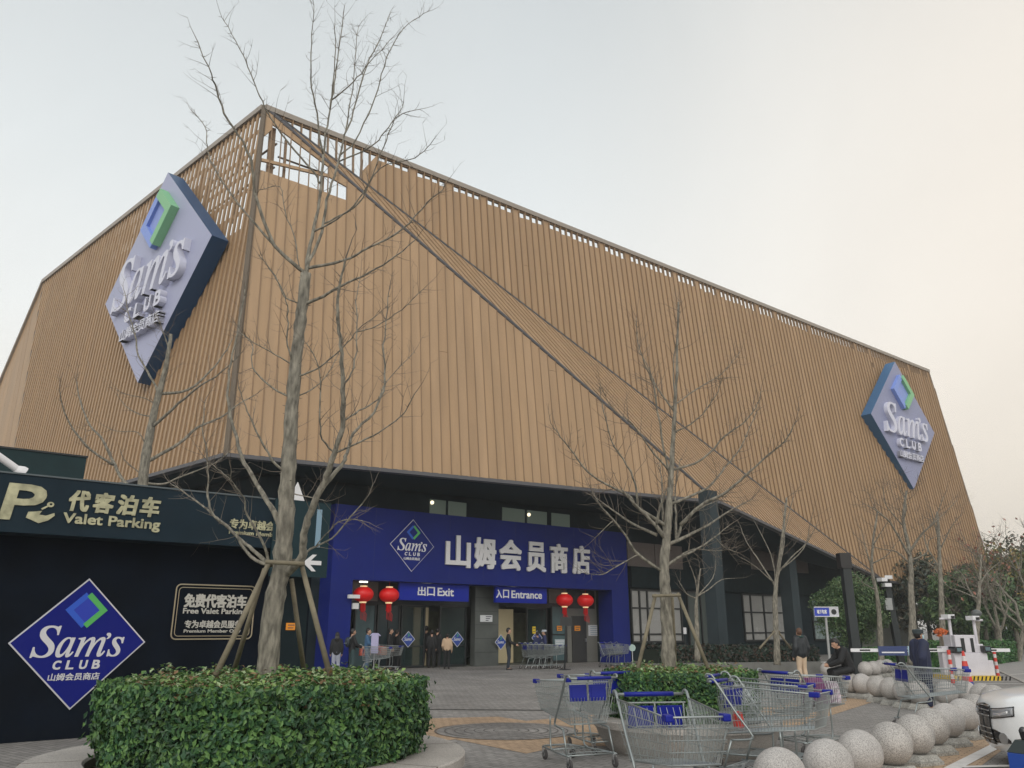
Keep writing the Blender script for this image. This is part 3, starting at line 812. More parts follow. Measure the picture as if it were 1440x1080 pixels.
def hp(pts): m.prism([fz.P(hx+a, hy+b, .004) for a, b in pts], fz.n*.018)
hp([(0, 0), (.02, .09), (.10, .10), (.20, .12), (.17, .06), (.26, .05), (.37, .10), (.38, .06), (.30, -.02), (.18, -.07), (.08, -.03)])
hp([(.18, .155), (.20, .135), (.27, .185), (.255, .205)])
cxx = [(hx+.30+.05*math.cos(t*math.pi/5), hy+.225+.042*math.sin(t*math.pi/5)) for t in range(10)]
cin = [(hx+.305+.02*math.cos(t*math.pi/5), hy+.23+.017*math.sin(t*math.pi/5)) for t in range(10)]
for t in range(10):
    t2 = (t+1) % 10; m.prism([fz.P(*cxx[t], .004), fz.P(*cxx[t2], .004), fz.P(*cin[t2], .004), fz.P(*cin[t], .004)], fz.n*.018)
part(m, 'hand_symbol', M_gold_l, g)
# framed notice on the wall
a0, a1, b0, b1 = 4.15, 5.53, 1.44, 2.34
fq = F2.off(.005)
g = thing('framed_sign', 'rounded double gold frame with free valet parking text on the black kiosk wall', 'sign', tuple(fq.P(a0, b0)))
def rrect(a0, a1, b0, b1, r_):
    out = []
    for cx, cy, s in ((a1-r_, b1-r_, 0), (a0+r_, b1-r_, 1), (a0+r_, b0+r_, 2), (a1-r_, b0+r_, 3)):
        for k in range(6): an = (s+k/5)*math.pi/2; out.append(fq.P(cx+r_*math.cos(an), cy+r_*math.sin(an), .01))
    return out
M_fr = mat('frame_gold', (.42, .36, .25), .35, .4)
part(MB().tube(rrect(a0, a1, b0, b1, .08), .012, 6, closed=True).tube(rrect(a0+.05, a1-.05, b0+.05, b1-.05, .06), .007, 6, closed=True), 'frame', M_fr, g)
M_silver = mat('silver_letter', (.50, .49, .45), .35, .3)
m = MB(); text_mb(m, fq, a0+.15, a1-.14, 1.96, 2.19, '免费代客泊车', .008, .04, res=4); text_mb(m, fq, a0+.15, a1-.14, 1.83, 1.95, 'Free Valet Parking', .008, .03)
text_mb(m, fq, a0+.2, a1-.2, 1.62, 1.75, '专为卓越会员服务', .008, .03); text_mb(m, fq, a0+.2, a1-.2, 1.53, 1.60, 'Premium Member Only', .008, .03)
part(m, 'lettering', M_silver, g)
# printed diamond on the wall
fd = Fr(F2.P(2.78, 1.40, .02), D, Z, N)
g = thing('wall_sign', 'navy diamond club sign with white outline on the black kiosk wall at the lower left', 'sign', tuple(fd.o))
logo(g, fd, .975, .985, mat('sign_navy', (.005, .010, .17), .55, spec=.15), mat('outline_silver', (.58, .58, .62), .4), mat('letter_silver', (.60, .60, .63), .4), mat('emblem_mid_blue', (.015, .09, .55), .4), M_green, mat('emblem_deep_blue', (.01, .035, .42), .4), None, .018, .006, .03)
# direction sign on the booth's right end
fe = F1.off(.06)
g = thing('direction_sign', 'dark teal board with white arrows at the right end of the valet kiosk', 'sign', tuple(fe.P(6, 2.5)))
mb = MB(); mb.fbox(fe, 5.55, 6.64, 2.51, 3.88, -.055, 0); part(mb, 'board', mat('board_teal', (.014, .034, .042), .6, spec=.15), g)
m = MB(); aa = fe.px(417.5, 700)[0]; m.prism([fe.P(aa-.15, 3.885, -.03), fe.P(aa+.155, 3.885, -.03), fe.P(aa+.0, 4.22, -.03)], fe.n*.03); part(m, 'up_arrow', M_white, g)
mb = MB(); mb.fbox(fe, 6.36, 6.46, 3.05, 3.75, .002, .02); part(mb, 'light_strip', mat('pale_strip', (.2, .32, .42), .3), g)
m = MB(); ax, ay = fe.px(427, 791)
m.prism([fe.P(ax+.1, ay-.035, .004), fe.P(ax+.34, ay-.035, .004), fe.P(ax+.34, ay+.04, .004), fe.P(ax+.1, ay+.04, .004)], fe.n*.012)
m.prism([fe.P(ax-.02, ay, .0045), fe.P(ax+.16, ay+.15, .0045), fe.P(ax+.24, ay+.15, .0045), fe.P(ax+.09, ay, .0045), fe.P(ax+.24, ay-.15, .0045), fe.P(ax+.16, ay-.15, .0045)], fe.n*.014)
part(m, 'left_arrow', M_white, g)
notice('notice_card', 401, 876, 413, 886, F2, 'small orange notice card on the kiosk wall behind the big tree', 'notice', M_orange, (2, M_ink, .2, .06), c=.045)
# ------------------------------------------------------------------ GROUND
def ground_mat(name, c1, c2, scale, mortar=.012, rot=0.0, bw=.5, bh=.25, rough=.8, nvar=.25):
    m = bpy.data.materials.new(name); m.use_nodes = True; nt = m.node_tree; b = nt.nodes['Principled BSDF']; L = nt.links.new
    t = nt.nodes.new('ShaderNodeTexCoord'); mp = nt.nodes.new('ShaderNodeMapping'); mp.inputs['Rotation'].default_value = (0, 0, rot)
    L(t.outputs['Object'], mp.inputs[0])
    br = nt.nodes.new('ShaderNodeTexBrick'); br.inputs['Scale'].default_value = scale; br.inputs['Mortar Size'].default_value = mortar
    br.inputs['Brick Width'].default_value = bw; br.inputs['Row Height'].default_value = bh
    br.inputs['Color1'].default_value = (*c1, 1); br.inputs['Color2'].default_value = (*c2, 1); br.inputs['Mortar'].default_value = tuple(x*.45 for x in c1)+(1,)
    L(mp.outputs[0], br.inputs[0])
    n = nt.nodes.new('ShaderNodeTexNoise'); n.inputs['Scale'].default_value = .55; n.inputs['Detail'].default_value = 8; n.inputs['Roughness'].default_value = .65
    L(t.outputs['Object'], n.inputs[0])
    r = nt.nodes.new('ShaderNodeMapRange'); r.inputs[1].default_value = .3; r.inputs[2].default_value = .7; r.inputs[3].default_value = 1-nvar; r.inputs[4].default_value = 1+nvar
    L(n.outputs[0], r.inputs[0])
    n2 = nt.nodes.new('ShaderNodeTexNoise'); n2.inputs['Scale'].default_value = 9; n2.inputs['Detail'].default_value = 4
    L(t.outputs['Object'], n2.inputs[0])
    r2 = nt.nodes.new('ShaderNodeMapRange'); r2.inputs[1].default_value = .3; r2.inputs[2].default_value = .7; r2.inputs[3].default_value = .82; r2.inputs[4].default_value = 1.15
    L(n2.outputs[0], r2.inputs[0])
    mm = nt.nodes.new('ShaderNodeMath'); mm.operation = 'MULTIPLY'; L(r.outputs[0], mm.inputs[0]); L(r2.outputs[0], mm.inputs[1])
    s = nt.nodes.new('ShaderNodeVectorMath'); s.operation = 'SCALE'; L(br.outputs[0], s.inputs[0]); L(mm.outputs[0], s.inputs['Scale'])
    L(s.outputs[0], b.inputs['Base Color']); b.inputs['Roughness'].default_value = rough; b.inputs['Specular IOR Level'].default_value = .3
    bp = nt.nodes.new('ShaderNodeBump'); bp.inputs['Strength'].default_value = .35; bp.inputs['Distance'].default_value = .01
    L(br.outputs['Fac'], bp.inputs['Height']); bp.invert = True; L(bp.outputs[0], b.inputs['Normal'])
    return m
M_pave = ground_mat('grey_setts', (.29, .275, .26), (.225, .215, .205), 2.6, .02, R(38))
M_sand = ground_mat('ochre_setts', (.46, .325, .215), (.40, .285, .19), 2.6, .02, R(38), nvar=.15)
M_road = mat('road_asphalt', (.29, .28, .27), .85, var=.12, vscale=1.5, bump=.3, bscale=60)
M_line = mat('road_paint', (.62, .60, .58), .6, var=.12, vscale=6)
def flat(name, pts, z, m, kind='structure'):
    mb = MB(); mb.add([(p[0], p[1], z) for p in pts], [tuple(range(len(pts)))])
    o = mb.build(name, m); return tag(o, kind=kind)
flat('ground', [(-900, -300), (900, -300), (900, 1500), (-900, 1500)], 0, M_pave)
g2 = lambda u, v: tuple(on_z(u, v, 0))[:2]
# ochre band crossing the plaza
flat('ochre_paving', [g2(540, 1012), g2(700, 1008), g2(740, 1014), g2(850, 1004), g2(1000, 1008), g2(1090, 992), g2(1160, 976), g2(1215, 972), g2(1235, 985), g2(1150, 1012), g2(1060, 1040), g2(940, 1052), g2(800, 1048), g2(740, 1060), g2(640, 1040), g2(540, 1052)], .004, M_sand)
flat('ochre_kerb_paving', [(2.2, 7.2), (3.0, 7.2), (8.1, 13.7), (7.6, 14.4), (6.8, 14.0)], .0045, M_sand)
c = on_z(712, 1028, 0)
def disc(name, c, r, z, m, k=48):
    return flat(name, [(c[0]+r*math.cos(2*math.pi*i/k), c[1]+r*math.sin(2*math.pi*i/k)) for i in range(k)], z, m)
disc('paving_rosette', c, 1.15, .008, M_pave)
def annulus(c, r0, r1, z, mb, k=56):
    vs = []; fs = []
    for i in range(k):
        a = 2*math.pi*i/k; vs += [(c[0]+r0*math.cos(a), c[1]+r0*math.sin(a), z), (c[0]+r1*math.cos(a), c[1]+r1*math.sin(a), z)]
    for i in range(k): j = (i+1) % k; fs.append((2*i, 2*i+1, 2*j+1, 2*j))
    mb.add(vs, fs)
mb = MB()
for r_ in (.2, .36, .52, .68, .84, 1.0, 1.16): annulus(c, r_, r_+.022, .012, mb)
tag(mb.build('paving_rings', mat('dark_joint', (.09, .085, .08), .8)), kind='structure')
mb = MB(); q = [on_z(600, 998, 0), on_z(860, 1000, 0)]; dq = (q[1]-q[0]).normalized(); nq = V((-dq.y, dq.x, 0))*.05
mb.add([q[0]-nq, q[1]-nq, q[1]+nq, q[0]+nq], [(0, 1, 2, 3)]); 
for v_ in mb.v: pass
mb.v = [(x, y, .012) for x, y, z in mb.v]
tag(mb.build('drain_slot', mat('slot_dark', (.06, .06, .055), .8, var=.3, vscale=8)), kind='structure')
# carriageway to the right, with kerb and lines
ra = V((3.3, 6.6, 0)); rdir = V((.63, .775, 0)).normalized()
ke = [V((3.55, 6.3, 0)), V((8.95, 13.1, 0)), V((15.0, 24.5, 0)), V((19.5, 34, 0)), V((31, 60, 0)), V((60, 120, 0))]
flat('road', [tuple(p)[:2] for p in ke]+[(300, 120), (300, -60), (-5, -60), (0, 2)], .005, M_road)
flat('service_road', [g2(1225, 947), g2(1330, 946), g2(1350, 958), g2(1240, 962)], .0035, M_road)
mb = MB()
for a, b in zip(ke[:3], ke[1:4]):
    d_ = (b-a).normalized(); n_ = V((d_.y, -d_.x, 0))
    mb.hexa([a, b, b+n_*.14, a+n_*.14]+[p+V((0, 0, .03)) for p in (a, b, b+n_*.14, a+n_*.14)])
tag(mb.build('kerb', mat('kerb_stone', (.33, .31, .29), .7, var=.15)), kind='structure')
def strip(name, p, q, w, z=.010):
    d_ = (q-p).normalized(); n_ = V((d_.y, -d_.x, 0))*w/2
    mb = MB(); mb.add([V((x.x, x.y, z)) for x in (p-n_, q-n_, q+n_, p+n_)], [(0, 1, 2, 3)]); return tag(mb.build(name, M_line), kind='structure')
strip('road_line', on_z(1338, 1082, 0), on_z(1408, 1046, 0), .17)
strip('road_line', on_z(1352, 1080, 0), on_z(1440, 1078, 0), .12, .014)
strip('road_line', on_z(1372, 962, 0), on_z(1500, 962, 0), .14)
strip('road_line', on_z(1395, 950, 0), on_z(1460, 947, 0), .12)
# granite slab under the second bollard group
mb = MB(); s_ = [on_z(1225, 974, 0), on_z(1335, 988, 0), on_z(1342, 978, 0), on_z(1238, 966, 0)]
mb.prism([V((p.x, p.y, .006)) for p in s_], (0, 0, .07)); tag(mb.build('granite_strip', mat('granite_grey', (.30, .29, .27), .7, var=.15, vscale=4)), kind='structure')

# ------------------------------------------------------------------ stone ball bollards
M_gran = mat('speckled_granite', (.50, .475, .455), .55, var=.12, vscale=3, speck=(105, .58), spec=.35)
M_gran2 = mat('bollard_plinth_granite', (.36, .35, .32), .7, var=.15, vscale=5, speck=(60, .6))
BR = .235
GR = [M_gran, mat('speckled_granite_dark', (.44, .425, .41), .6, var=.25, vscale=4, speck=(105, .5), spec=.35), mat('speckled_granite_pink', (.48, .455, .43), .55, var=.18, vscale=5, speck=(95, .5), spec=.35)]
balls = [(1097, 1092, 'nearest granite ball bollard, cut by the bottom edge'), (1165, 1077, 'granite ball bollard second from the near end of the row'), (1209, 1061, 'granite ball bollard third from the near end of the row'),
 (1253, 1047, 'granite ball bollard fourth from the near end of the row'), (1286, 1034, 'granite ball bollard fifth from the near end of the row'), (1309, 1023, 'granite ball bollard sixth from the near end of the row'),
 (1332, 1014, 'granite ball bollard seventh from the near end, left of the white car nose'), (1355, 1006, 'granite ball bollard eighth from the near end, touching the white car in view'), (1372, 998, 'small granite ball bollard just behind the white car bonnet'),
 (1196, 961, 'granite ball bollard the seated man in black sits on'), (1212, 962, 'granite ball bollard right beside the seated man'), (1234, 966, 'granite ball bollard left of the cart by the guard'),
 (1253, 969, 'granite ball bollard seen through the cart by the guard'), (1272, 972, 'granite ball bollard behind the legs of the cart by the guard'), (1292, 974, 'granite ball bollard right behind the guard'), (1330, 975, 'granite ball bollard to the right of the guard'), (1357, 974, 'granite ball bollard in front of the traffic cones'),
 (1382, 979, 'small granite ball bollard over the top of the white car bonnet, left one'), (1398, 982, 'small granite ball bollard over the top of the white car bonnet, right one'),
 (1217, 941, 'far granite ball bollard right of the black pole'), (1229, 940, 'far granite ball bollard second right of the black pole'), (1239, 938, 'tiny far granite ball bollard, third right of the black pole'), (1248, 937, 'tiny far granite ball bollard above the cart handle'), (1164, 942, 'granite ball bollard left of the seated man, behind his hand')]
first = None
for u, v, lb in balls:
    p = on_z(u, v, .33); p.z = 0
    if first is None:
        first = thing('stone_bollard', lb, 'bollard', (0, 0, 0), group='granite ball bollards')
        MB().ball((0, 0, .34), BR, 40).build('ball', M_gran, first, smooth=True)
        mb = MB()
        w0, w1 = .21, .155
        mb.hexa([(-w0, -w0, 0), (w0, -w0, 0), (w0, w0, 0), (-w0, w0, 0), (-w0, -w0, .05), (w0, -w0, .05), (w0, w0, .05), (-w0, w0, .05)])
        mb.hexa([(-w0+.01, -w0+.01, .051), (w0-.01, -w0+.01, .051), (w0-.01, w0-.01, .051), (-w0+.01, w0-.01, .051), (-w1, -w1, .12), (w1, -w1, .12), (w1, w1, .12), (-w1, w1, .12)])
        mb.build('plinth', M_gran2, first, bevel=.008)
        first.location = p; first.rotation_euler = (0, 0, .6)
    else:
        b = dup(first, p, random.uniform(.4, .9), lb); vm = random.choice(GR)
        for c_ in sc.collection.objects:
            if c_.parent == b and c_.name.startswith('ball'): c_.material_slots[0].link = 'OBJECT'; c_.material_slots[0].material = vm

# ------------------------------------------------------------------ foliage
def leafcloud(mb, pts, size, rnd, nm=3, up=.4):
    """pts: (position, outward normal). one folded leaf each"""
    for p, n in pts:
        n = (n+V((rnd.gauss(0, .55), rnd.gauss(0, .55), rnd.gauss(0, .45)+up*.5))).normalized()
        a = n.orthogonal().normalized(); a.rotate(Matrix.Rotation(rnd.uniform(0, 6.28), 3, n)); b = n.cross(a)
        L = size*rnd.uniform(.7, 1.35); w = L*rnd.uniform(.22, .32)
        o = len(mb.v)
        tip = p+a*L*.5-n*L*.12; bs = p-a*L*.5-n*L*.05
        mb.v += [tuple(bs), tuple(p+b*w+n*L*.04), tuple(tip), tuple(p-b*w+n*L*.04)]
        mb.f += [(o, o+1, o+2), (o, o+2, o+3)]; k = rnd.randrange(nm); mb.m += [k, k]
def leafmat(name, c, rough=.45):
    m = mat(name, c, rough, var=.35, vscale=2.5, spec=.4)
    b = m.node_tree.nodes['Principled BSDF']; b.inputs['Subsurface Weight'].default_value = 0
    return m
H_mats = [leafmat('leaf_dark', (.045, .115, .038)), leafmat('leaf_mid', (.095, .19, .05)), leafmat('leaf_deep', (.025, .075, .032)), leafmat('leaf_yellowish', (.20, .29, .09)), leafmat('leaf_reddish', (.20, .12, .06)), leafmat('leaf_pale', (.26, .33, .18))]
def round_hedge(label, cx, cy, Rr, z0, z1, n, size, seed, group):
    rnd = random.Random(seed); h = thing('hedge', label, 'hedge', (cx, cy, z0), group=group)
    def rad(an, z): return Rr*(1+.03*noise.noise(V((math.cos(an)*3, math.sin(an)*3, z*2+seed)))+.035*noise.noise(V((math.cos(an)*9, math.sin(an)*9, z*7+seed)))-.05*max(0, (z0+.2-z)/.2))
    side = MB(); top = MB(); pts = []; tp = []
    for _ in range(int(n*.62)):
        an = rnd.uniform(0, 2*math.pi)
        if math.sin(an) > .45 and rnd.random() < .75: continue
        z = rnd.uniform(z0-.02, z1); r_ = rad(an, z)-abs(rnd.gauss(0, .075))+.04
        if rnd.random() < .05: r_ += rnd.uniform(.02, .10)
        pts.append((V((r_*math.cos(an), r_*math.sin(an), z-z0)), V((math.cos(an), math.sin(an), 0))))
    for _ in range(int(n*.38)):
        an = rnd.uniform(0, 2*math.pi); r_ = rad(an, z1)*math.sqrt(rnd.random())
        z = z1-z0+.07*noise.noise(V((r_*math.cos(an)*3, r_*math.sin(an)*3, seed)))-.10*max(0, r_/Rr-.86)/.14-abs(rnd.gauss(0, .035))+.02
        if rnd.random() < .06: z += rnd.uniform(.02, .09)
        tp.append((V((r_*math.cos(an), r_*math.sin(an), z)), V((0, 0, 1))))
    leafcloud(side, pts, size, rnd, 3); 
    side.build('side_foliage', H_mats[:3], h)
    leafcloud(top, tp, size, rnd, 6)
    top.m = [(m_ if m_ < 6 else 0) for m_ in top.m]
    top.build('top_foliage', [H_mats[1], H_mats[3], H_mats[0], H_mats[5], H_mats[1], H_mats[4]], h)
    core = MB(); core.lathe([(Rr-.26, -.05), (Rr-.14, .12), (Rr-.14, z1-z0-.12), (Rr-.30, z1-z0-.07)], k=40); core.build('inner_dark_core', mat('hedge_inner_shade', (.012, .022, .012), .9), h)  # solid core coloured dark for the shade inside the leaves
    tw = MB()
    for _ in range(90):
        an = rnd.uniform(math.pi*.95, math.pi*2.05); r_ = Rr-.12
        a = V((r_*math.cos(an)*.85, r_*math.sin(an)*.85, -.02)); b = V((r_*math.cos(an+.05)*1.02, r_*math.sin(an+.05)*1.02, rnd.uniform(.1, .3)))
        tw.tube([a, (a+b)/2+V((0, 0, -.02)), b], [.006, .005, .003], 4)
    tw.build('stems', mat('hedge_stem', (.10, .07, .05), .8), h)
    return h
HC = (-2.5, 8.5); H2 = (2.42, 12.2)
round_hedge('big round clipped green hedge filling the stone planter at the lower left', HC[0]+.09, HC[1], 1.50, .43, 1.13, 44000, .060, 3, 'round clipped hedges')
round_hedge('smaller round clipped hedge behind the shopping carts', H2[0], H2[1], 1.04, .40, 1.04, 20000, .056, 9, 'round clipped hedges')
M_plant = mat('planter_granite', (.42, .39, .36), .7, var=.12, vscale=2.5, speck=(90, .7), bump=.1, bscale=60)
def planter(label, cx, cy, Ro, h, tap):
    g = thing('stone_planter', label, 'planter', (cx, cy, 0), group='round stone planters')
    mb = MB(); k = 64; seg = 8; rw = .52 if Ro > 1.5 else .30
    prof = [(Ro-tap, 0), (Ro-tap*.75, .06), (Ro-tap*.35, h*.45), (Ro-.04, h-.14), (Ro, h-.10), (Ro, h-.015), (Ro-.015, h), (Ro-rw, h), (Ro-rw-.02, h-.02), (Ro-rw-.02, h-.12)]
    mb.lathe(prof, k=72); mb.build('bowl', M_plant, g, smooth=True)
    mb = MB()
    for s in range(seg):
        an = s*2*math.pi/seg+.35; f = Fr((0, 0, 0), (math.cos(an), math.sin(an), 0), (-math.sin(an), math.cos(an), 0), (0, 0, 1))
        mb.fbox(f, Ro-rw, Ro+.002, -.004, .004, h-.1, h+.002)
    mb.build('joint', mat('joint_dark', (.16, .14, .12), .9), g)
    MB().lathe([(0.001, h-.10), (Ro-rw-.025, h-.10), (Ro-rw-.025, h-.14)], k=48).build('soil', mat('soil', (.05, .035, .025), .95, var=.3, vscale=12), g)
    return g
planter('large round granite planter with a broad rim at the lower left', HC[0], HC[1], 2.04, .45, .34)
planter('smaller round granite planter behind the shopping carts', H2[0]+.02, H2[1]-.12, 1.30, .43, .22)

# ------------------------------------------------------------------ bare trees surveyed limb by limb
M_bark = mat('grey_bark', (.205, .19, .155), .9, var=.55, vscale=22, bump=1.0, bscale=45, vstretch=(1, 1, .3))
M_bark2 = mat('twig_bark', (.15, .125, .10), .85, var=.2, vscale=6)
def pY(u, v, Y): r = ray(u, v); return EYE+r*(Y/r.y)
def catmull(P, sub=4):
    out = []
    for i in range(len(P)-1):
        p0 = P[max(i-1, 0)]; p1 = P[i]; p2 = P[i+1]; p3 = P[min(i+2, len(P)-1)]
        for k in range(sub):
            t = k/sub; out.append(.5*((2*p1)+(p2-p0)*t+(2*p0-5*p1+4*p2-p3)*t*t+(3*p1-p0-3*p2+p3)*t**3))
    out.append(P[-1]); return out
def twig(mb, p, d, L, r, rnd, lev, up=.10):
    n = max(3, int(L/.09)); n = min(n, 8); pts = [p]; q = p.copy(); dd = d.normalized()
    for i in range(n):
        dd = (dd+V((rnd.gauss(0, .14), rnd.gauss(0, .14), rnd.gauss(0, .12)+up))).normalized(); q = q+dd*(L/n); pts.append(q.copy())
    k = 4 if r > .004 else 3
    mb.tube(pts, [r*(1-.75*i/n) for i in range(n+1)], k, cap=False)
    if lev > 0:
        m = max(1, int(L/.13))
        for j in range(m):
            i = rnd.randrange(1, n+1); a = pts[i]; t = (pts[i]-pts[i-1]).normalized()
            s = t.orthogonal(); s.rotate(Matrix.Rotation(rnd.uniform(0, 6.28), 3, t))
            twig(mb, a, t*.75+s*.75, L*rnd.uniform(.25, .55), max(r*.5, .0014), rnd, lev-1, up)
def px_tree(label, Y, trunk, limbs, seed, tr0, twr=.005, tend=.26, jt=.006, dens=1.0, tl=.42, group='bare street trees', spread=1.3, lev=1, bm=None):
    rnd = random.Random(seed); base = pY(*trunk[0], Y); base.z = 0
    g = thing('bare_tree', label, 'tree', tuple(base), group=group)
    reg = []
    sc_px = FPX/Y
    def mk(pts, y0, y1, r0, r1, k, mbb, sub=4, jit=jt):
        n = len(pts); P = [pY(u, v, y0+(y1-y0)*i/(n-1)) for i, (u, v) in enumerate(pts)]
        C_ = catmull(P, sub)
        for i in range(1, len(C_)-1): C_[i] = C_[i]+V((rnd.gauss(0, jit), rnd.gauss(0, jit), 0))
        m = len(C_)-1
        rs = [(r0+(r1-r0)*(i/m)**.8)*(1+rnd.gauss(0, .05)) for i in range(m+1)]
        mbb.tube(C_, rs, k)
        for i, c_ in enumerate(C_): reg.append((c_, rs[i]))
        return C_, rs
    tmb = MB(); T_ = mk(trunk, Y, Y+.05, tr0, tr0*tend, 14, tmb, 5, .004)
    part(tmb, 'trunk', M_bark, g, smooth='all')
    lm = MB(); tw = MB()
    def proj(p):
        q = p-EYE; zc = q.y*CP+q.z*SP; return 720+FPX*q.x/zc, 540-FPX*(q.z*CP-q.y*SP)/zc
    regs = lambda: [(proj(c_), c_, r_) for c_, r_ in reg]
    for li, lb in enumerate(limbs):
        pts = lb[0]; wpx = lb[1]
        pr = regs(); u0, v0 = pts[0]
        best = min(pr, key=lambda e: (e[0][0]-u0)**2+(e[0][1]-v0)**2)
        y0 = best[1].y
        L = sum(math.hypot(pts[i+1][0]-pts[i][0], pts[i+1][1]-pts[i][1]) for i in range(len(pts)-1))/sc_px
        y1 = y0+rnd.choice((-1, 1))*rnd.uniform(.25, .55)*min(L, 3)*spread/1.3
        r0 = min(wpx/2/FPX*Y*.82, best[2]*.95); r1 = max(r0*.22, .004)
        pts = [proj(best[1])]+pts[1:] if math.hypot(best[0][0]-u0, best[0][1]-v0) < 14 else pts
        C_, rs = mk(pts, y0, y1, r0, r1, 8 if r0 > .02 else 6, lm)
        acc = 0; step = .10/dens
        for i in range(2, len(C_)):
            acc += (C_[i]-C_[i-1]).length
            f = i/len(C_)
            while acc > step:
                acc -= step*(2.0-1.2*f)
                if f < .22 and L > 1.2: continue
                t = (C_[i]-C_[i-1]).normalized(); s = t.orthogonal(); s.rotate(Matrix.Rotation(rnd.uniform(0, 6.28), 3, t))
                if rnd.random() < .45:      # short spur
                    e = C_[i]+(s*.9+t*.4).normalized()*rnd.uniform(.02, .055)
                    tw.tube([C_[i], e], [twr*.8, twr*.5], 3, cap=False)
                else:
                    l_ = tl*rnd.uniform(.35, 1.25)*(1.15-.5*f)
                    twig(tw, C_[i], t*rnd.uniform(.5, 1)+s*rnd.uniform(.5, .95)+Z*.15, l_, max(twr*.75, min(rs[i]*.55, twr)), rnd, lev)
        twig(tw, C_[-1], (C_[-1]-C_[-2]), tl*.8, r1*.9, rnd, 1)
    # spurs on the trunk
    C_, rs = T_
    for i in range(len(C_)//3, len(C_)):
        for _ in range(2):
            t = (C_[i]-C_[i-1]).normalized(); s = t.orthogonal(); s.rotate(Matrix.Rotation(rnd.uniform(0, 6.28), 3, t))
            if rnd.random() < .25 and i > len(C_)*.55: twig(tw, C_[i], t*.5+s, tl*rnd.uniform(.5, 1.3), twr, rnd, 1)
            else: tw.tube([C_[i], C_[i]+(s+t*.3).normalized()*(rs[i]+rnd.uniform(.015, .035))], [twr*1.2, twr*.7], 4, cap=False)
    part(lm, 'limbs', M_bark, g, smooth='all')
    part(tw, 'twigs', M_bark2, g)
    return g
def Zm(x0, y0, s, *pts): return [(x0+a/s, y0+b/s) for a, b in pts]
z3 = lambda *p: Zm(260, 0, 2.7, *p)
z8 = lambda *p: Zm(280, 360, 3.178, *p)
z4 = lambda *p: Zm(260, 600, 3.0, *p)
tr1 = [(376, 975), (377, 935), (383, 860), (395, 800), (401, 740), (404, 680), (408, 620), (412, 560), (418, 490), (424, 440), (430, 385)]
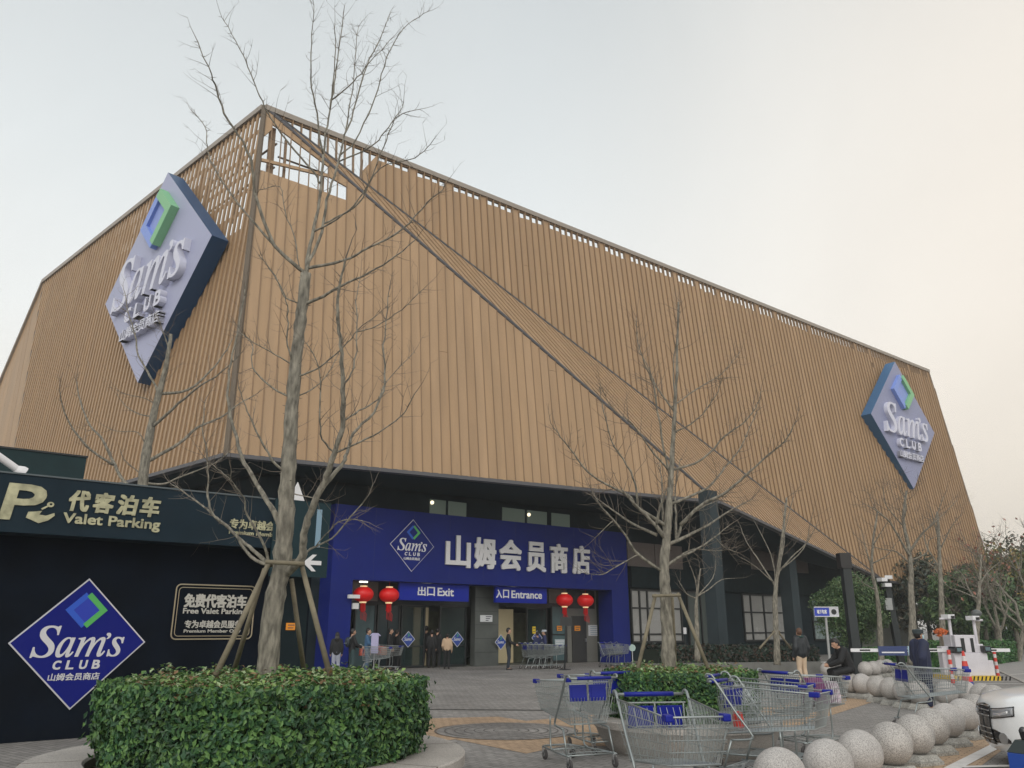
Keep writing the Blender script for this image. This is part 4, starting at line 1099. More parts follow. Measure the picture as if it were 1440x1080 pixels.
L1 = [
 (z3((455, 1030), (475, 930), (500, 830), (515, 700), (530, 560), (540, 480), (560, 350), (580, 230), (600, 70)), 9),
 (z3((445, 1025), (340, 930), (270, 740), (255, 620), (220, 540), (150, 430), (115, 320), (100, 280), (50, 160)), 8),
 (z3((500, 690), (480, 640), (400, 550), (340, 470), (300, 400), (270, 330), (230, 230), (190, 150), (140, 65)), 5),
 (z3((350, 950), (250, 830), (170, 730), (100, 610), (85, 560), (75, 480), (25, 420)), 5),
 (z3((520, 600), (500, 430), (480, 300), (480, 170), (490, 20)), 4.5),
 (z3((470, 1015), (520, 880), (540, 760), (575, 640), (600, 540), (640, 420), (690, 250), (740, 150), (775, 60)), 7),
 (z3((590, 600), (650, 530), (710, 400), (750, 280), (790, 170), (850, 90), (920, 45)), 4.5),
 (z3((580, 625), (620, 450), (640, 300), (660, 100)), 4),
 (z3((550, 420), (570, 220), (570, 90)), 3.5),
 (z3((555, 400), (640, 310), (700, 240), (780, 150)), 3.5),
 (z3((590, 620), (700, 560), (760, 500), (810, 440), (890, 415)), 3.5),
 (z3((540, 860), (640, 790), (700, 700), (750, 560), (790, 470), (830, 390)), 4),
 (z3((480, 1022), (600, 990), (700, 940), (830, 870), (920, 770), (985, 710)), 6.5),
 (z8((480, 215), (555, 180), (640, 130), (760, 75), (880, 0), (980, -90)), 7),
 (z3((500, 880), (580, 830), (660, 760), (740, 640), (870, 600), (930, 550)), 4),
 (z3((430, 1010), (420, 920), (380, 800), (360, 710), (290, 720)), 2.5),
 # right big limb from the crotch
 ([(405, 818), (423, 787), (427, 752), (437, 720), (457, 677), (467, 647), (481, 602), (483, 561), (481, 520), (478, 475), (475, 440), (478, 400), (486, 363)], 15),
 (z8((555, 1030), (630, 940), (660, 880), (690, 790), (780, 700), (830, 570), (825, 420), (830, 330), (850, 150)), 8),
 (z8((600, 880), (700, 840), (800, 790), (900, 720), (940, 660), (975, 600)), 4),
 (z8((590, 890), (550, 820), (540, 700), (535, 500), (480, 390)), 4),
 (z8((645, 740), (720, 690), (800, 640), (840, 560), (960, 430)), 3.5),
 (z8((650, 580), (690, 500), (705, 340), (705, 200), (720, 100)), 3.5),
 (z8((460, 570), (530, 500), (640, 410), (710, 330), (800, 260)), 4.5),
 (z8((700, 335), (800, 310), (900, 240), (1000, 150)), 3.5),
 (z8((410, 630), (330, 590), (240, 500), (240, 400), (180, 340)), 4),
 (z8((435, 490), (395, 400), (395, 270), (385, 180), (330, 80), (280, 0)), 4),
 (z8((440, 220), (380, 180), (340, 90), (270, 0)), 3.5),
 (z8((460, 620), (540, 570), (620, 440)), 3),
 (z8((430, 480), (340, 440), (250, 390), (200, 350)), 3),
 # left limbs
 ([(407, 762), (387, 723), (373, 700), (357, 673), (340, 643), (330, 607), (323, 577), (321, 533), (330, 486), (340, 439), (345, 400)], 11),
 ([(380, 795), (360, 777), (340, 760), (310, 733), (293, 717), (260, 693), (240, 680)], 8),
 ([(372, 800), (353, 783), (327, 747), (297, 720), (293, 690), (292, 650), (285, 600), (290, 560)], 6.5),
 ([(383, 792), (367, 757), (347, 723), (343, 700), (327, 680), (325, 660)], 6),
 ([(403, 667), (390, 655), (373, 630), (357, 600), (345, 570), (335, 540)], 6),
 ([(345, 700), (320, 672), (300, 655), (285, 640)], 2.5),
 ([(428, 795), (437, 772), (467, 757), (493, 727), (513, 703), (527, 677)], 5),
 ([(440, 768), (470, 738), (492, 730), (511, 733)], 2.5),
 ([(414, 690), (440, 700), (460, 705)], 2.5),
]
px_tree('tall bare tree rising from the big round hedge in front of the building corner', 8.5, tr1, L1, 21, .118, twr=.0040, dens=2.4, tl=.38, tend=.50)
# tree 2
y4 = lambda *p: Zm(780, 380, 3.0, *p)
y6 = lambda *p: Zm(860, 700, 4.153, *p)
y7 = lambda *p: Zm(780, 690, 7.717, *p)
tr2 = [(942, 960), (941, 930), (938, 880), (935, 830), (934, 790), (938, 750), (942, 700), (945, 650), (949, 580), (952, 510), (954, 425)]
L2 = [
 (y4((440, 1075), (350, 1000), (310, 950), (230, 910), (140, 850), (60, 750), (0, 670)), 7),
 (y4((350, 990), (340, 900), (290, 800), (240, 720), (200, 560), (190, 500)), 4.5),
 (y4((475, 880), (450, 700), (420, 500), (390, 420), (350, 300), (345, 200)), 4.5),
 (y4((465, 830), (400, 750), (330, 650), (250, 590), (190, 480)), 4),
 (y4((505, 580), (430, 490), (390, 400), (350, 330)), 3.5),
 (y4((510, 580), (600, 500), (700, 440), (780, 350)), 3.5),
 (y4((500, 700), (600, 630), (680, 530), (700, 470)), 3.5),
 (y4((515, 860), (620, 800), (720, 700), (800, 640), (860, 560), (870, 510)), 4.5),
 (y4((520, 980), (640, 920), (720, 830), (790, 740), (850, 600)), 5.5),
 (y4((530, 1075), (620, 990), (720, 940), (800, 870), (900, 780), (970, 720), (1010, 650)), 7),
 (y7((1140, 900), (900, 690), (780, 500), (640, 320), (500, 170), (400, 0)), 6),
 (y7((1110, 480), (850, 360), (640, 220), (450, 80)), 6),
 (y6((330, 410), (390, 350), (500, 300), (600, 230), (690, 160)), 6),
 (y6((340, 275), (450, 220), (560, 160), (700, 70), (820, 10)), 7),
 (y6((360, 240), (420, 140), (520, 60), (640, 10)), 8),
 (y6((290, 240), (230, 130), (120, 20), (60, -50)), 9),
 (y6((305, 260), (300, 100), (295, -80), (280, -200)), 7),
 (y6((365, 250), (375, 100), (372, -60), (400, -220)), 7),
 (y6((270, 150), (300, 10), (330, -60)), 6),
 (y6((600, 240), (660, 290), (740, 320)), 2.5),
 (y6((385, 350), (480, 300), (600, 310), (700, 300)), 3),
 (y7((620, 340), (440, 510)), 2), (y7((920, 720), (640, 840), (520, 910), (360, 900)), 2.5),
 (y4((490, 560), (500, 400), (520, 250), (525, 130)), 3),
]
px_tree('bare tree growing from the smaller round hedge behind the carts', 12.2, tr2, L2, 33, .122, twr=.0048, dens=3.0, tl=.5, tend=.10)
# tree 3, behind the valet kiosk
w3 = lambda *p: Zm(60, 440, 4.153, *p)
tr3 = [(198, 760), (199, 700), (204, 650), (211, 610), (219, 570), (230, 530), (236, 500), (240, 470)]
L3 = [
 (w3((540, 1100), (490, 1000), (420, 890), (350, 740), (280, 660), (220, 520), (200, 400)), 8),
 (w3((420, 890), (280, 800), (160, 650), (110, 520), (100, 440)), 5),
 (w3((690, 490), (630, 370), (560, 250), (540, 130), (500, 0), (480, -120)), 5),
 (w3((640, 870), (800, 760), (900, 670), (1040, 610), (1150, 530), (1240, 480)), 7),
 (w3((655, 690), (760, 560), (900, 440), (1040, 350), (1150, 240)), 6),
 (w3((720, 490), (850, 450), (980, 340), (1060, 240), (1110, 150)), 6),
 (w3((600, 1010), (700, 1000), (800, 960), (1000, 880), (1100, 800)), 5),
 (w3((640, 620), (560, 590), (480, 540), (430, 470)), 3),
 (w3((640, 800), (560, 700), (430, 690), (340, 650)), 2.5),
 (w3((640, 520), (600, 500), (470, 470), (420, 430)), 2.5),
 (w3((720, 420), (740, 250), (700, 100), (660, 0)), 4),
 (w3((580, 930), (480, 860), (450, 790)), 2.5),
]
px_tree('bare tree standing behind the valet kiosk, under the big left diamond sign', 18.5, tr3, L3, 45, .15, twr=.0065, dens=1.0, tl=.7)
# tree 4, under the overhang
tr4 = [(1093, 935), (1092, 900), (1090, 860), (1091, 825), (1096, 790), (1102, 740), (1106, 700)]
L4 = [
 (y6((965, 510), (870, 380), (790, 260), (750, 160)), 3.5), (y6((965, 500), (930, 330), (830, 130)), 3),
 (y6((970, 480), (980, 330), (1010, 200), (1060, 0)), 4), (y6((985, 450), (1050, 350), (1150, 250), (1200, 150)), 3.5),
 (y6((975, 400), (1010, 250), (1000, 80)), 3), (y6((940, 490), (840, 400), (740, 340)), 2.5), (y6((990, 420), (1120, 300), (1160, 150), (1180, 60)), 2.5)]
px_tree('slender bare tree in front of the right ground-floor windows', 27, tr4, L4, 51, .12, twr=.009, dens=.5, tl=.9, group='bare trees along the right side')
tr5 = [(1282, 935), (1283, 900), (1283, 860), (1281, 830), (1281, 800), (1278, 770), (1270, 730), (1275, 690)]
v7 = lambda *p: Zm(1100, 640, 4.235, *p)
L5 = [(v7((760, 600), (700, 500), (640, 400), (560, 330), (490, 290)), 5), (v7((765, 590), (830, 470), (900, 400), (960, 250)), 5), (v7((750, 540), (720, 420), (740, 300), (700, 200)), 4), (v7((770, 650), (690, 580), (600, 560), (520, 540)), 3.5),
      (v7((720, 420), (620, 300), (600, 180)), 3), (v7((830, 470), (930, 380), (1040, 270)), 3), (v7((770, 620), (860, 580), (880, 500), (960, 480)), 3)]
px_tree('tall bare tree in front of the far end of the bronze wall', 30, tr5, L5, 61, .16, twr=.010, dens=.9, tl=1.0, group='bare trees along the right side', lev=2)
tr6 = [(1328, 940), (1326, 900), (1324, 850), (1322, 800), (1320, 760), (1318, 720)]
L6 = [(v7((940, 800), (1000, 900), (1040, 940)), 2), (v7((945, 660), (860, 540), (840, 420)), 4), (v7((945, 560), (1000, 440), (1060, 360)), 3), (v7((940, 500), (900, 380), (880, 300)), 3), (v7((950, 700), (870, 640), (800, 620)), 2.5)]
px_tree('bare tree with a straight dark trunk at the far end of the bronze wall', 31, tr6, L6, 62, .15, twr=.010, dens=.9, tl=1.0, group='bare trees along the right side', lev=2)
tr7 = [(1372, 930), (1374, 880), (1376, 850), (1378, 810), (1380, 780)]
L7 = [(v7((1190, 890), (1110, 800), (1080, 720), (1000, 640)), 3.5), (v7((1185, 800), (1220, 700), (1290, 640)), 3), (v7((1170, 860), (1060, 810), (980, 780), (940, 700)), 3), (v7((1180, 760), (1140, 660), (1120, 560)), 2.5)]
px_tree('low spreading bare tree beneath the far corner of the bronze wall', 33, tr7, L7, 63, .13, twr=.010, dens=.8, tl=.9, group='bare trees along the right side', lev=2)
tr8 = [(1240, 930), (1238, 900), (1236, 860), (1232, 830), (1226, 800), (1228, 760), (1234, 720)]
L8 = [(v7((560, 800), (480, 760), (430, 700)), 3), (v7((540, 680), (500, 560), (470, 450)), 3), (v7((550, 650), (620, 600), (680, 520)), 3), (v7((550, 540), (600, 440), (660, 360)), 2.5)]
px_tree('slim bare tree behind the round green tree', 32, tr8, L8, 64, .12, twr=.010, dens=.8, tl=.9, group='bare trees along the right side', lev=2)
tr9 = [(981, 930), (980, 880), (979, 850), (981, 830), (985, 800)]
L9 = [(y6((500, 590), (440, 560), (390, 480)), 3), (y6((500, 580), (560, 540), (640, 480), (720, 470)), 3), (y6((495, 560), (490, 480), (460, 400)), 3), (y6((500, 570), (590, 470), (610, 360)), 2.5)]
px_tree('small mossy bare tree just right of the second hedge tree, in front of the wall', 26, tr9, L9, 65, .09, twr=.008, dens=.5, tl=.7, group='bare trees along the right side')

# tree stakes
M_pole = mat('stake_wood', (.19, .165, .115), .85, var=.25, vscale=6, bump=.4, bscale=30)
def stakes(label, Y, poles, bars, r):
    g = thing('tree_stake', label, 'tree support', tuple(pY(*poles[0][1], Y)*1.0), group='timber tree supports')
    g.location = (pY(*poles[0][1], Y).x, Y, .4)
    r *= .74
    for (t, bt, dy) in poles: part(MB().tube([pY(*t, Y+dy*.15), pY(*bt, Y+dy)], [r, r*1.15], 8), 'pole', M_pole, g, smooth='all')
    for (a, b_, dy) in bars: part(MB().tube([pY(*a, Y+dy), pY(*b_, Y+dy)], r*.9, 8), 'crossbar', M_pole, g, smooth='all')
stakes('timber tripod of poles propping the big tree in the front hedge', 8.5, [((378, 792), (303, 950), -.55), ((410, 815), (428, 948), .7), ((423, 790), (464, 950), -.2), ((372, 800), (330, 940), .5)], [((374, 790), (428, 793), -.2), ((378, 795), (426, 787), .22)], .034)
stakes('timber tripod of poles propping the tree in the smaller hedge', 12.2, [((922, 836), (897, 940), -.5), ((953, 834), (996, 940), -.4), ((945, 840), (950, 940), .6)], [((917, 838), (957, 837), -.2), ((930, 840), (945, 836), .2)], .034)
stakes('thin dark props on the slender tree before the windows', 27, [((1089, 888), (1068, 912), -.6), ((1094, 888), (1112, 912), .6)], [((1086, 888), (1097, 888), 0)], .04)
# ------------------------------------------------------------------ SHOPPING CARTS
M_chrome = mat('zinc_wire', (.36, .39, .39), .42, .7)
M_tube = mat('cart_tube', (.30, .33, .33), .42, .7)
M_cblue = mat('cart_blue_plastic', (.006, .014, .24), .4, spec=.3)
M_grey = mat('grey_wheel', (.06, .055, .055), .6)
def make_cart(label, group='loose shopping carts', rough=False):
    g = thing('shopping_cart', label, 'shopping cart', (0, 0, 0), group=group)
    # x forward, rear edge of the basket at x=0. widths: rear .66, front .50
    def W(x, z): return (.335-.075*x)*(0.86+.14*(z-.52)/.44 if z < .96 else 1)
    ztop = lambda x: 1.00-.05*x
    zbot = lambda x: .50+.10*x
    XF, XFb = 1.06, .98
    m = MB(); r = .0032; k = 4
    def seg(a, b, rr=r): m.tube([a, b], rr, k, cap=False)
    def corner(f, x_): z = zbot(x_)+(ztop(x_)-zbot(x_))*f; return z
    n = 13 if rough else 27
    for i in range(n+1):       # vertical side wires
        x = .03+(XFb-.03)*i/n; xt = .0+XF*i/n
        for s in (-1, 1): seg((xt, s*W(xt, 1), ztop(xt)), (x, s*W(x, .52)*.86, zbot(x)))
    for s in (-1, 1):           # long side wires
        for f in (.12, .26, .42, .60, .80):
            x0 = .03*(1-f); x1 = XFb+(XF-XFb)*f
            y0 = W(0, 1)*(.86+.14*f); y1 = W(1.0, 1)*(.86+.14*f)
            seg((x0, s*y0, zbot(0)+(ztop(0)-zbot(0))*f), (x1, s*y1, zbot(1)+(ztop(1)-zbot(1))*f), r*1.15)
    nb = 8 if rough else 15
    for i in range(nb+1):       # bottom, front and rear wires
        f = -1+2*i/nb
        yb0 = f*W(0, .52)*.86; yb1 = f*W(1, .52)*.86
        seg((.03, yb0, zbot(0)), (XFb, yb1, zbot(1))); seg((XFb, yb1, zbot(1)), (XF, f*W(1.06, 1), ztop(1.06)))
        seg((.03, yb0, zbot(0)), (-.0, f*W(0, 1), .80))
    for x in (.03, .2, .4, .6, .8, XFb): seg((x, -W(x, .52)*.86, zbot(x)), (x, W(x, .52)*.86, zbot(x)), r*1.3)
    for f in (.25, .5, .75):
        x = XFb+(XF-XFb)*f; z = zbot(1)+(ztop(1)-zbot(1))*f; seg((x, -W(1, 1)*(.86+.14*f), z), (x, W(1, 1)*(.86+.14*f), z), r*1.2)
    m.build('basket', M_chrome, g)
    rim = [(0, -W(0, 1), ztop(0)), (XF-.05, -W(XF, 1), ztop(XF)), (XF, -W(XF, 1)+.05, ztop(XF)), (XF, W(XF, 1)-.05, ztop(XF)), (XF-.05, W(XF, 1), ztop(XF)), (0, W(0, 1), ztop(0))]
    m = MB().tube(rim, .008, 8)
    bot = [(.03, -W(0, .52)*.86, zbot(0)-.006), (XFb, -W(1, .52)*.86, zbot(1)-.006), (XFb, W(1, .52)*.86, zbot(1)-.006), (.03, W(0, .52)*.86, zbot(0)-.006)]
    m.tube(bot, .006, 6, closed=True)
    m.build('basket_rim', M_chrome, g, smooth='all')
    # side frames: arch from the handle down and forward, then a leg to the base
    for s in (-1, 1):
        y = .335*s
        arch = [(-.13, y*.97, 1.03), (-.11, y, 1.06), (-.06, y, 1.06), (-.01, y, 1.01), (.18, y*.96, .72), (.34, y*.92, .50), (.30, y*.92, .46), (.10, y*.94, .44)]
        MB().tube(catmull([V(p) for p in arch], 3), .0125, 8).build('side_frame', M_tube, g, smooth='all')
        MB().tube([(.10, y*.94, .44), (.05, y*.95, .30), (.0, y*.96, .16)], .0125, 8).build('rear_leg', M_tube, g, smooth='all')
        MB().tube(catmull([V(p) for p in [(.62, y*.70, .55), (.62, y*.70, .30), (.60, y*.72, .19), (.54, y*.76, .165)]], 3), .012, 8).build('front_leg', M_tube, g, smooth='all')
    base = [(-.06, -.325, .155), (.30, -.30, .155), (.92, -.20, .15), (.97, -.14, .15), (.97, .14, .15), (.92, .20, .15), (.30, .30, .155), (-.06, .325, .155)]
    m = MB().tube(base, .0125, 8); m.tube([(.0, -.32, .155), (.0, .32, .155)], .010, 6); m.tube([(.56, -.25, .155), (.56, .25, .155)], .010, 6)
    m.build('base_frame', M_tube, g, smooth='all')
    m = MB()
    for i in range(7):
        y = -.21+.07*i; m.tube([(.02, y*1.2, .165), (.18, y*1.2, .165), (.24, y*1.1, .135), (.30, y*1.1, .165), (.46, y, .165), (.52, y, .135), (.58, y, .165), (.9, y*.65, .16)], .0032, 4, cap=False)
    m.tube([(.05, -.3, .17), (.12, 0, .17), (.05, .3, .17)], .004, 4)
    m.build('bottom_rack', M_chrome, g)
    MB().tube([(-.13, -.325, 1.03), (-.13, .325, 1.03)], .013, 10).build('handle_bar', M_tube, g, smooth='all')
    MB().tube([(-.13, -.235, 1.03), (-.13, .235, 1.03)], .021, 12).build('handle_grip', M_cblue, g, smooth='all')
    # child seat: two blue panels and wires behind
    for s in (-1, 1):
        fr = Fr((.045, s*.135, .965), (0, 1, 0), (-.12, 0, -1), (-1, 0, .12))
        mb = MB(); mb.fbox(fr, -.118, .118, .02, .21, -.006, .006); mb.fbox(fr, -.09, .09, .04, .19, .0065, .012)
        mb.build('seat_panel', M_cblue, g, bevel=.004)
    m = MB()
    m.tube([(.03, -.29, .97), (.03, .29, .97)], .007, 6); m.tube([(.05, -.27, .76), (.05, .27, .76)], .005, 6); m.tube([(.26, -.25, .80), (.26, .25, .80)], .005, 6)
    for i in range(9): y = -.24+.06*i; m.tube([(.26, y, .80), (.17, y, .94)], .003, 4); m.tube([(.05, y, .76), (.26, y, .80)], .003, 4)
    for s in (-1, 0, 1): m.tube([(.03, s*.27, .97), (.05, s*.27, .76)], .006, 6)
    m.build('child_seat', M_chrome, g)
    for s in (-1, 1):
        mb = MB(); y = s*(W(XF, 1)-.02); mb.box(XF-.09, XF+.018, y-.032, y+.032, ztop(XF)-.035, ztop(XF)+.02); mb.build('corner_bumper', M_cblue, g, bevel=.01)
    for (x, y) in ((-.02, -.31), (-.02, .31), (.88, -.20), (.88, .20)):
        w = MB(); w.lathe([(.025, -.014), (.056, -.014), (.062, -.008), (.062, .008), (.056, .014), (.025, .014)], (x-.025, y, .062), 20, axis=(0, 1, 0))
        t = w.build('wheel', M_grey, g, smooth=True)
        MB().lathe([(.02, -.02), (.024, -.02), (.024, .02), (.02, .02)], (x-.025, y, .062), 12, axis=(0, 1, 0)).build('hub', M_steel, t)
        f = MB()
        for s in (-1, 1): f.hexa([(x-.04, y+s*.018-.002, .055), (x-.01, y+s*.018-.002, .055), (x-.01, y+s*.018+.002, .055), (x-.04, y+s*.018+.002, .055), (x-.02, y+s*.018-.002, .14), (x+.025, y+s*.018-.002, .14), (x+.025, y+s*.018+.002, .14), (x-.02, y+s*.018+.002, .14)])
        f.box(x-.022, x+.026, y-.022, y+.022, .1405, .15); f.build('fork', M_steel, t)
    return g
def head(dx, dy): return math.atan2(dy, dx)
cart = make_cart('wire shopping cart with blue handle, leftmost of the group, seen from behind')
def put(label, x, y, rz, src=cart, grp=None):
    c_ = dup(src, (x, y, 0), rz, label)
    if grp: c_['group'] = grp
    return c_
def hcen(u, v, z=1.03): return on_z(u, v, z)
def place(o, p, rz): o.location = (p.x+.13*math.cos(rz), p.y+.13*math.sin(rz), 0); o.rotation_euler = (0, 0, rz)

def cput(label, p, rz):
    return dup(cart, (p.x+.13*math.cos(rz), p.y+.13*math.sin(rz), 0), rz, label)
place(cart, hcen(835, 953.5), head(-.40, .92))
cput('wire shopping cart in the centre foreground, its front facing the viewer', hcen(912, 976), head(.16, -1.0))
cput('wire shopping cart pointing right, foremost of the cluster right of centre', hcen(1011, 957), head(.80, -.60))
cput('wire shopping cart nested just behind the foremost cart of the right cluster', hcen(1003, 950), head(.83, -.50))
cput('wire shopping cart with two blue seat panels, holding a purple and a striped bag', hcen(1090, 945.5), head(.80, .45))
ce = cput('lone shopping cart standing on the ochre paving in front of the guard', hcen(1252, 934), head(1.0, -.05))
cput('shopping cart half hidden behind the leftmost cart, rear of the pair', hcen(848, 950.5)+V((.25, .75, 0)), head(-.42, .9))
# nested rows near the doors
for i in range(4):
    q = on_z(733, 941, 0)+V((.24*i, .05*i, 0))
    cput(['first', 'second', 'third', 'last'][i]+' cart from the left in the nested row by the entrance door', q, head(1, .35))['group'] = 'carts nested by the entrance'
for i in range(2):
    q = on_z(850, 938, 0)+V((.30*i, .20*i, 0))
    cput(('left' if i == 0 else 'right')+' cart of the parked pair at the right leg of the portal', q, head(.45, -.85))['group'] = 'carts parked at the portal leg'
for (u, v, rz), lb in (((503, 949, head(1, .2)), 'cart full of goods pushed by the people at the left leg of the portal'), ((524, 943, head(1, -.1)), 'cart with red packages next to the man in the blue jacket')):
    q = on_z(u, v, 0); cput(lb, q, rz)['group'] = 'carts with goods at the exit'
# goods in carts
def goods(label, cat, name, c, s, rz, m, wob=.01):
    g = MB(); rnd = random.Random(int(c[0]*100))
    ca, sa = math.cos(rz), math.sin(rz); vs = []; K = 8
    for k in range(5):
        f = k/4; w = 1-.25*f**3
        for j in range(K):
            an = 2*math.pi*(j+.5)/K; e = .8
            x = s[0]/2*w*math.copysign(abs(math.cos(an))**e, math.cos(an))*1.05; y = s[1]/2*w*math.copysign(abs(math.sin(an))**e, math.sin(an))*1.05
            x += rnd.uniform(-wob, wob); y += rnd.uniform(-wob, wob)
            vs.append((x*ca-y*sa, x*sa+y*ca, s[2]*f+rnd.uniform(-wob, wob)*(k == 4)))
    fs = [tuple(range(K))[::-1], tuple(range(4*K, 5*K))]+[(k*K+j, k*K+(j+1) % K, (k+1)*K+(j+1) % K, (k+1)*K+j) for k in range(4) for j in range(K)]
    g.add(vs, fs); o = g.build(name, m, None, origin=(0, 0, 0)); o.location = c; return tag(o, label, cat)
d5 = V((.8, .45, 0)).normalized(); q = hcen(1090, 945.5); q.z = 0
goods('plump purple bag inside the cart with two blue seat panels', 'bag', 'shopping_bag', tuple(q+d5*.75+V((0, .06, .60))), (.34, .34, .34), .5, mat('purple_bag', (.16, .02, .13), .5, var=.3, vscale=9))
mstr = mat('striped_bag', (.6, .55, .58), .5)
nt = mstr.node_tree; wv = nt.nodes.new('ShaderNodeTexWave'); wv.inputs['Scale'].default_value = 14; tcc = nt.nodes.new('ShaderNodeTexCoord'); crr = nt.nodes.new('ShaderNodeValToRGB')
crr.color_ramp.elements[0].color = (.25, .12, .22, 1); crr.color_ramp.elements[1].color = (.75, .72, .74, 1); crr.color_ramp.elements[0].position = .35; crr.color_ramp.elements[1].position = .5
nt.links.new(tcc.outputs['Object'], wv.inputs['Vector']); nt.links.new(wv.outputs[0], crr.inputs[0]); nt.links.new(crr.outputs[0], nt.nodes['Principled BSDF'].inputs['Base Color'])
goods('pink and white striped paper bag in the front of the cart with the purple bag', 'bag', 'shopping_bag', tuple(q+d5*.98+V((.04, -.12, .61))), (.16, .24, .28), .5, mstr)
q = hcen(1011, 957); q.z = 0
goods('small red pack lying in the foremost cart of the right cluster', 'package', 'goods_pack', tuple(q+V((.16, -.12, .54))), (.10, .14, .16), .4, mat('red_pack', (.55, .05, .04), .5))
for i, (u, v, col, nm, z_) in enumerate(((502, 944, (.45, .10, .07), 'dusty red box in the cart at the left leg of the portal', .60), (508, 944, (.5, .42, .38), 'beige package in the cart at the left leg of the portal', .60), (526, 943, (.55, .08, .05), 'bright red package in the cart by the blue jacket', .62), (531, 943, (.5, .25, .18), 'orange-brown package in the cart by the blue jacket', .60))):
    q = on_z(u, v, 0); goods(nm, 'package', 'goods_pack', (q.x+.2, q.y, z_), (.3, .3, .32), .3*i, mat('pack%d' % i, col, .5))
q = on_z(525, 947, 0)
g = thing('banner_stand', 'narrow pale lilac display stand among the people at the left leg of the portal', 'display stand', tuple(q))
MB().box(-.14, .14, -.03, .03, .72, 1.42).build('panel', mat('lilac_panel', (.42, .40, .60), .5), g, bevel=.01)
MB().tube([(0, .0, .03), (0, 0, .72)], .02, 8).build('pole', M_steel, g); MB().lathe([(.18, 0), (.18, .02), (.03, .035)], k=20).build('foot', M_frame, g)
MB().tube([(-.2, .01, 1.36), (-.1, .01, 1.44), (.1, .01, 1.44), (.2, .01, 1.36)], .025, 6).build('topper', mat('lilac_panel', (.42, .40, .60), .5), g)

# ------------------------------------------------------------------ PEOPLE
M_skin = mat('skin', (.50, .30, .21), .55); M_hair = mat('black_hair', (.012, .010, .010), .45); M_hairb = mat('brown_hair', (.09, .04, .02), .5)
def capsule(mb, a, b, r0, r1, k=12):
    a = V(a); b = V(b); mb.tube([a, a+(b-a)*.33, a+(b-a)*.66, b], [r0, r0*.66+r1*.34, r0*.34+r1*.66, r1], k)
    mb.ball(a, r0*.99, k); mb.ball(b, r1*.99, k)
def fuse(mb, name, m, root, voxel, smooth=2):
    me = bpy.data.meshes.new(name); me.from_pydata([tuple(p) for p in mb.v], [], mb.f); ob = bpy.data.objects.new(name, me); sc.collection.objects.link(ob)
    r = ob.modifiers.new('r', 'REMESH'); r.mode = 'VOXEL'; r.voxel_size = voxel
    s = ob.modifiers.new('s', 'SMOOTH'); s.iterations = smooth; s.factor = .5
    dg = bpy.context.evaluated_depsgraph_get(); m2 = bpy.data.meshes.new_from_object(ob.evaluated_get(dg)); bpy.data.objects.remove(ob); bpy.data.meshes.remove(me)
    m2.name = name; m2.materials.clear(); m2.materials.append(m); m2.polygons.foreach_set('use_smooth', [True]*len(m2.polygons))
    o = bpy.data.objects.new(name, m2); sc.collection.objects.link(o); o.parent = root; return o
